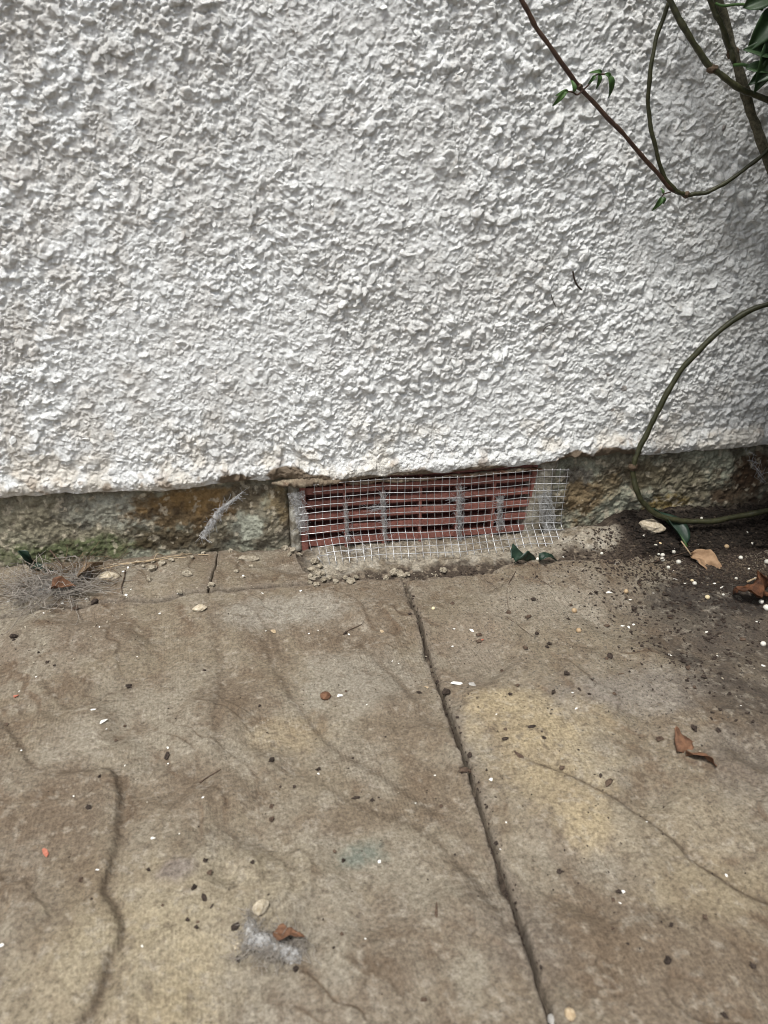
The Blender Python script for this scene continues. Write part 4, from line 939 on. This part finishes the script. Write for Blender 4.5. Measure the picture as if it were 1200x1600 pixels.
matted(tg, 80, 920, .016, .011, .0040, 4); matted(tg, 60, 925, .010, .007, .0035, 6); matted(tg, 118, 903, .012, .007, .003, 2, 20)
me = leaf_mesh('scrap', .014, .007, .4, .3, .55, 21, M_RUST, 16, 11, .6, .3)
leafobj('dry_leaf', me, on_ground(428, 1462)+Vector((0, 0, .003)), (rad(10), 0, rad(-18)), 1.0, None, 'reddish brown leaf scrap held in the grey fluff', 'leaf')
L('bark_piece', 370, 1448, 25, 'dark brown bark scrap at the left end of the grey fluff', 'bark', None, 1.6, 15, .8)
L('bark_piece', 452, 1468, 24, 'dark curved bark scrap behind the reddish leaf scrap in the fluff', 'bark', None, 1.8, -50, .9)
L('bark_piece', 462, 1515, 17, 'dark crumb at the right foot of the grey fluff', 'bark', None, 1.3, 60, .9)
L('stone_lump', 407, 1422, 27, 'cream stone standing just behind the grey fluff', 'stone', None, 1.2, 50, 1.0, 'stone_lump')
L('stone_lump', 371, 1480, 12, 'tiny white stone left of the grey fluff', 'stone', None, 1.1, 20, 1.0, 'stone_lump')

def web(name, px0, py0, px1, py1, sx, n, seed, label, y=.0035, sheet=True, r=.00011):
    a, b = wp(px0, py0, y), wp(px1, py1, y); rs = random.Random(seed); it = []
    Lg = (b-a).length
    for _ in range(n):
        t = rs.random(); c_ = a.lerp(b, t); p = c_+Vector((rs.gauss(0, sx*.6), rs.gauss(0, .0012), rs.gauss(0, .001)))
        d = ((b-a).normalized()*rs.choice((1, -1))*rs.uniform(.3, 1)+Vector((rs.gauss(0, .22), rs.gauss(0, .25), rs.gauss(0, .2)))).normalized()
        path = []; L_ = rs.uniform(.004, .014)
        for i in range(7):
            path.append(p.copy()); d = (d+Vector((rs.gauss(0, .14), rs.gauss(0, .12), rs.gauss(0, .14)))).normalized(); p = p+d*L_/7; p.y = min(p.y, .006)
        it.append((path, r*rs.uniform(.6, 1.4)))
    o = tubes(name, it, M_WEB, None, 3); tag(o, label, 'cobweb')
    if sheet:
        nu, nv = 26, 9; U, V_ = np.meshgrid(np.linspace(0, 1, nu), np.linspace(-1, 1, nv), indexing='ij')
        wd = sx*(.8+1.4*fbm(U*Lg, U*0+seed, .012, 3, seed)); side = (b-a).normalized().cross(Vector((0, 1, 0)))
        P_ = np.zeros(U.shape+(3,))
        for k in range(3): P_[..., k] = a[k]+(b-a)[k]*U+side[k]*V_*wd
        P_[..., 1] += (fbm(U*Lg, V_*.004+seed, .005, 3, seed)-.5)*.004-.0012*(1-V_**2)
        s_ = link('web_sheet', grid_mesh('web_sheet', P_), M_SHEET, o)
    return o
web('cobweb', 598, 768, 602, 842, .0016, 110, 1, 'dusty cobweb hanging down the second web bar of the air brick')
web('cobweb', 578, 797, 600, 793, .0014, 40, 2, 'small cobweb tuft left of the thick cobweb on the second web bar', sheet=False)
web('cobweb', 540, 785, 543, 846, .0013, 70, 3, 'thin dusty cobweb on the first web bar from the left')
web('cobweb', 718, 760, 718, 846, .0017, 120, 4, 'long dusty cobweb running down the fourth web bar of the air brick')
web('cobweb', 702, 780, 722, 780, .0012, 40, 5, 'short level cobweb tuft crossing the fourth web bar', sheet=False)
web('cobweb', 781, 775, 781, 828, .0022, 110, 6, 'broad dusty cobweb on the rightmost web bar of the air brick')
web('cobweb', 462, 768, 475, 830, .0042, 120, 7, 'bluish cobweb sheet at the left end of the mesh', y=.001)
web('cobweb', 850, 770, 862, 850, .0048, 130, 8, 'bluish cobweb sheet behind the right end of the mesh', y=.000)
web('cobweb', 540, 862, 580, 857, .0012, 40, 9, 'little white cobweb wisp on the mortar below the mesh', y=-.010, sheet=False)
web('cobweb', 376, 772, 340, 800, .0010, 60, 10, 'thin slanting cobweb thread at the top of the stained left plinth', y=-.003)
web('cobweb', 346, 796, 316, 840, .0022, 120, 11, 'greyish cobweb rag hanging on the stained left plinth', y=-.004)
web('cobweb', 1170, 705, 1195, 755, .0022, 50, 12, 'wispy cobweb on the dark plinth at the right edge', y=-.004, sheet=False)
# mortar smeared between brick end and right plinth / left
def smear(pxs, name='mortar_smear'):
    pass
bxm = wp(862, 790, .006)
nu, nv = 40, 90; U, V_ = np.meshgrid(np.linspace(-1, 1, nu), np.linspace(0, 1, nv), indexing='ij')
def jointfill(xa, xb, seed, slant):
    Xg = xa+(xb-xa)*(U+1)/2+slant*(1-V_); Zg = -.005+.077*V_
    e_ = 1-np.abs(U)**4; Yg = .0085-(.0055*e_+(fbm(Xg, Zg, .012, 4, seed)-.5)*.006); Yg += (1-e_)*.012
    c_ = np.ones(Xg.shape+(3,))*np.array((.27, .25, .205)); c_ = mixc(c_, (.15, .125, .09), ss(.46, .62, fbm(Xg, Zg, .012, 4, seed+1))*.8); c_ = mixc(c_, (.40, .39, .35), ss(.55, .7, fbm(Xg, Zg, .008, 4, seed+2))*.6)
    return par(link('mortar_joint', grid_mesh('mortar_joint', np.stack([Xg, Yg, Zg], -1), c_), M_MORTAR), wall)
jointfill(BX1-.006, BX1+.022, 3, -.010)
jointfill(BX0-.010, BX0+.004, 5, .000)

# ------------------------------------------------------------------ STEMS
def stem(pts, r0, r1, mat, label, wob=0, group='climbing stems in front of the white wall', nodes=(), name='vine', n=10, sides=10):
    """pts: (px, py, y) with y the distance plane in front of the wall"""
    P_ = catmull([wp(a, b, c_) for a, b, c_ in pts], n); m = len(P_); P_ = [q+Vector((math.sin(i*.9+m)*.00022, math.sin(i*.37+m)*.0006, math.sin(i*.61)*.00030)) for i, q in enumerate(P_)]; R = [r0+(r1-r0)*i/(m-1) for i in range(m)]
    R = [q*(1+.06*math.sin(i*1.7)+.07*math.sin(i*.53)+.05*random.uniform(-1, 1)) for i, q in enumerate(R)]
    o = tag(tubes(name, [(P_, R)], mat, None, sides), label, 'vine', group)
    for t, k in nodes:
        i = int(t*(m-1)); me = lump_mesh('stem_node', int(t*100), M_NODE, 1.0, 1.0, .3); q = link('stem_node', me, None, o); q.location = P_[i]; q.scale = (R[i]*2*k*1.2, R[i]*2*k, R[i]*2*k)
    return o, P_
sA, PA = stem([(760, -110, -.03), (812, -5, -.03), (850, 60, -.028), (905, 135, -.025), (960, 195, -.023), (1005, 245, -.022), (1045, 292, -.020), (1062, 302, -.020)], .0016, .0016, M_STEMR, 'reddish slender stem slanting from top centre down to the low junction', nodes=((.43, 1.3),))
sB, PB = stem([(1080, -120, -.030), (1046, 0, -.028), (1022, 75, -.026), (1013, 150, -.024), (1020, 215, -.022), (1038, 275, -.021), (1060, 300, -.020), (1078, 305, -.020)], .0014, .0017, M_STEM, 'thin green stem bowing left then down to the low junction', nodes=((.97, 1.5),))
sC, PC = stem([(1078, 305, -.020), (1110, 298, -.021), (1150, 275, -.023), (1195, 238, -.026), (1260, 180, -.03), (1330, 90, -.035)], .0016, .0015, M_STEM, 'green stem curving up to the right from the low junction')
sD, PD = stem([(1020, -90, -.034), (1048, 2, -.034), (1080, 62, -.036), (1114, 107, -.037), (1160, 140, -.038), (1215, 160, -.040), (1330, 190, -.045)], .0021, .0022, M_STEM, 'olive stem with a knobbly joint crossing in front of the woody stem', nodes=((.50, 1.45),))
sE, PE = stem([(1085, -120, -.024), (1122, 0, -.024), (1148, 90, -.024), (1172, 170, -.024), (1196, 240, -.022), (1230, 360, -.020), (1270, 520, -.018), (1300, 700, -.015)], .0034, .0036, M_WOODY, 'thickest stem, woody and grey, running down the right edge', nodes=((.28, 1.1),))
sF, PF = stem([(1070, -120, -.030), (1110, 0, -.030), (1125, 35, -.029), (1139, 70, -.027), (1146, 95, -.026)], .0020, .0018, M_STEM, 'dark green stem alongside the woody stem at the top')
sG, PG = stem([(1420, 440, -.05), (1300, 455, -.040), (1200, 475, -.032), (1140, 505, -.028), (1080, 560, -.024), (1040, 618, -.022), (1010, 680, -.022), (993, 715, -.022), (990, 745, -.024), (1000, 778, -.028), (1025, 803, -.032), (1065, 814, -.035), (1110, 814, -.036), (1160, 806, -.036), (1210, 795, -.036), (1320, 770, -.034), (1450, 740, -.03)],
   .0023, .0027, M_STEM, 'dark olive stem making a wide loop from the right edge down to the soil', nodes=((.47, 1.35),))
def small_leaf(par_o, at, dirv, L_, Wd, seed, mat=M_GREEN, curl=.8):
    me = leaf_mesh('leaf', L_, Wd, .35, curl, .08, seed, mat, 12, 7, .8)
    o = solid(link('leaf', me), .00025); zx = Vector(dirv).normalized(); yy = Vector((0, -1, .3)).cross(zx).normalized(); zz = zx.cross(yy)
    o.rotation_euler = Matrix((zx, yy, zz)).transposed().to_euler(); o.location = at; o.parent = par_o; return o
def petiole(par_o, pts, r, mat=M_STEMR): return tubes('leaf_stalk', [(catmull(pts, 5), r)], mat, par_o)
j = wp(912, 140, -.025)
petiole(sA, [j, wp(922, 130, -.027), wp(928, 120, -.028), wp(935, 116, -.029), wp(945, 116, -.03)], .0006)
petiole(sA, [j, wp(902, 148, -.027), wp(895, 144, -.028), wp(886, 143, -.029)], .0006)
for a, b, dx, dz, l, s_ in ((930, 118, -.6, -.7, .007, 1), (936, 116, .1, -1, .010, 2), (945, 115, .9, -.5, .010, 3), (950, 118, .5, -1, .016, 4), (940, 114, -.8, .2, .008, 5), (897, 144, -.2, 1, .010, 6), (888, 143, -.9, -.1, .009, 7), (884, 143, -.8, -.8, .012, 8)):
    small_leaf(sA, wp(a, b, -.029), (dx, -.2, dz), l*.85, l*.30, s_, M_MID, 1.3)
petiole(sB, [wp(1048, 300, -.02), wp(1038, 303, -.024), wp(1034, 307, -.025)], .0005)
for a, b, dx, dz, l, s_ in ((1036, 303, -.3, 1, .005, 1), (1034, 308, -.5, -1, .012, 2), (1037, 308, .3, -1, .006, 3)): small_leaf(sB, wp(a, b, -.025), (dx, -.2, dz), l*.85, l*.35, s_, M_MID, 1.1)
petiole(sF, [wp(1118, 5, -.031), wp(1130, 9, -.034), wp(1150, 7, -.037), wp(1170, 8, -.04), wp(1192, 15, -.042)], .0009, M_MID)
petiole(sE, [wp(1146, 102, -.027), wp(1160, 101, -.033), wp(1178, 103, -.04), wp(1205, 96, -.05)], .0012, M_MID)
LEAVES = [(1162, 12, 1.0, .45, .030, .014), (1188, 8, .9, .9, .026, .014), (1210, 14, -.55, -.9, .030, .017), (1212, 84, -1.0, .15, .026, .013), (1206, 60, -.2, -1.0, .034, .018), (1165, 106, 1, -.05, .026, .008), (1222, 92, -.8, -.5, .028, .015), (1196, 112, .8, -.3, .022, .01)]
for i, (a, b, dx, dz, l, w_) in enumerate(LEAVES): small_leaf(sE, wp(a, b, -.045), (dx, -.25, dz), l, w_, 30+i, M_GREEN, .35)
# the climber continued unseen past the right edge, leaves added to shade the corner
lm = [leaf_mesh('leaf', .042+.008*i, .022+.003*i, .25, .35, .08, 60+i, M_GREEN, 10, 5, .8) for i in range(4)]
cl = tag(empty('shade_climber', (.66, -.02, 0)), 'unseen leafy climber added beyond the right edge of the picture to shade the corner', 'shrub')
it = []
for k in range(9):
    p = Vector((.62+.05*random.random(), -.03-.03*random.random(), 0)); d = Vector((random.gauss(0, .15), random.gauss(-.18, .12), 1)).normalized(); path = [p.copy()]
    for i in range(14): d = (d+Vector((random.gauss(0, .10), random.gauss(-.02, .06), random.gauss(0, .05)))).normalized(); p = p+d*.06; p.y = min(p.y, -.02); path.append(p.copy())
    it.append((path, [.004*(1-.05*i) for i in range(15)]))
o = tubes('branch', it, M_WOODY, None, 6); par(o, cl)
for k in range(1500):
    path, _ = random.choice(it); p = random.choice(path[2:])+Vector((random.gauss(.02, .07), random.gauss(-.08, .08), random.gauss(0, .05)))
    if k > 280: p = Vector((random.gauss(.54, .09), random.uniform(-.40, -.04), random.gauss(.66, .06)))
    if k > 900: p = Vector((random.uniform(.36, .66), random.uniform(-.46, -.06), random.uniform(.06, .55)))
    if p.z < .04 or p.y > -.02: continue
    # keep out of the picture
    dd = p-CAM; sx_ = dd.dot(rgt)/dd.dot(fwd)*F+600 if dd.dot(fwd) > 0 else 9999
    sy_ = 800-dd.dot(up)/dd.dot(fwd)*F if dd.dot(fwd) > 0 else 0
    if dd.dot(fwd) > 0 and sx_ < 1290 and sy_ > -90: continue
    o = link('leaf', random.choice(lm)); o.location = p; o.rotation_euler = (random.gauss(0, .6), random.gauss(.3, .5), random.uniform(0, 6.28)); s_ = random.uniform(.9, 1.5); o.scale = (s_,)*3; par(o, cl)

# ------------------------------------------------------------------ twigs and specks stuck in the render
def stuck(pts, r, label):
    P_ = catmull([wp(a, b, -.0065) for a, b in pts], 5); tag(tubes('twig', [(P_, r)], M_BARK, None, 5), label, 'twig')
stuck([(895, 424), (897, 435), (902, 446), (909, 453)], .0008, 'short dark twig caught in the white render, largest of three')
stuck([(861, 460), (864, 470), (869, 480)], .0004, 'hair-thin dark twig caught in the render left of the largest one')
stuck([(848, 519), (852, 512), (860, 508), (868, 508)], .0004, 'thin hooked dark twig caught low in the render')

# ragged brown mortar left under the broken lip of the render
def ragged(px0, px1, py, y, h, seed):
    a, b = wp(px0, py, y), wp(px1, py-(px1-px0)*.06, y); nu, nv = 70, 14
    U, A_ = np.meshgrid(np.linspace(0, 1, nu), np.linspace(0, 2*np.pi, nv), indexing='ij'); taper = np.sin(np.pi*np.clip(U, .001, .999))**.5
    Xg = a.x+(b.x-a.x)*U; R_ = h*taper*(.15+1.7*fbm(Xg, A_*.0035, .006, 4, seed, .75)); Yg = y+np.cos(A_)*R_*1.5; Zg = a.z+(b.z-a.z)*U+np.sin(A_)*R_+(fbm(Xg, Xg*0, .02, 4, seed, .6)-.5)*.006
    c_ = np.ones(Xg.shape+(3,))*np.array((.16, .125, .09)); c_ = mixc(c_, (.13, .055, .03), ss(.5, .6, fbm(Xg, Zg, .012, 3, seed))*.8); c_ = mixc(c_, (.26, .22, .16), ss(.55, .65, fbm(Xg, Zg*2, .004, 3, seed+1))*.7)
    par(link('broken_mortar', grid_mesh('broken_mortar', np.stack([Xg, Yg, Zg], -1), c_), M_MORTAR), wall)
ragged(424, 540, 757, -.0005, .0042, 3); ragged(530, 700, 755, .003, .0022, 5); ragged(690, 860, 743, .003, .0022, 6)
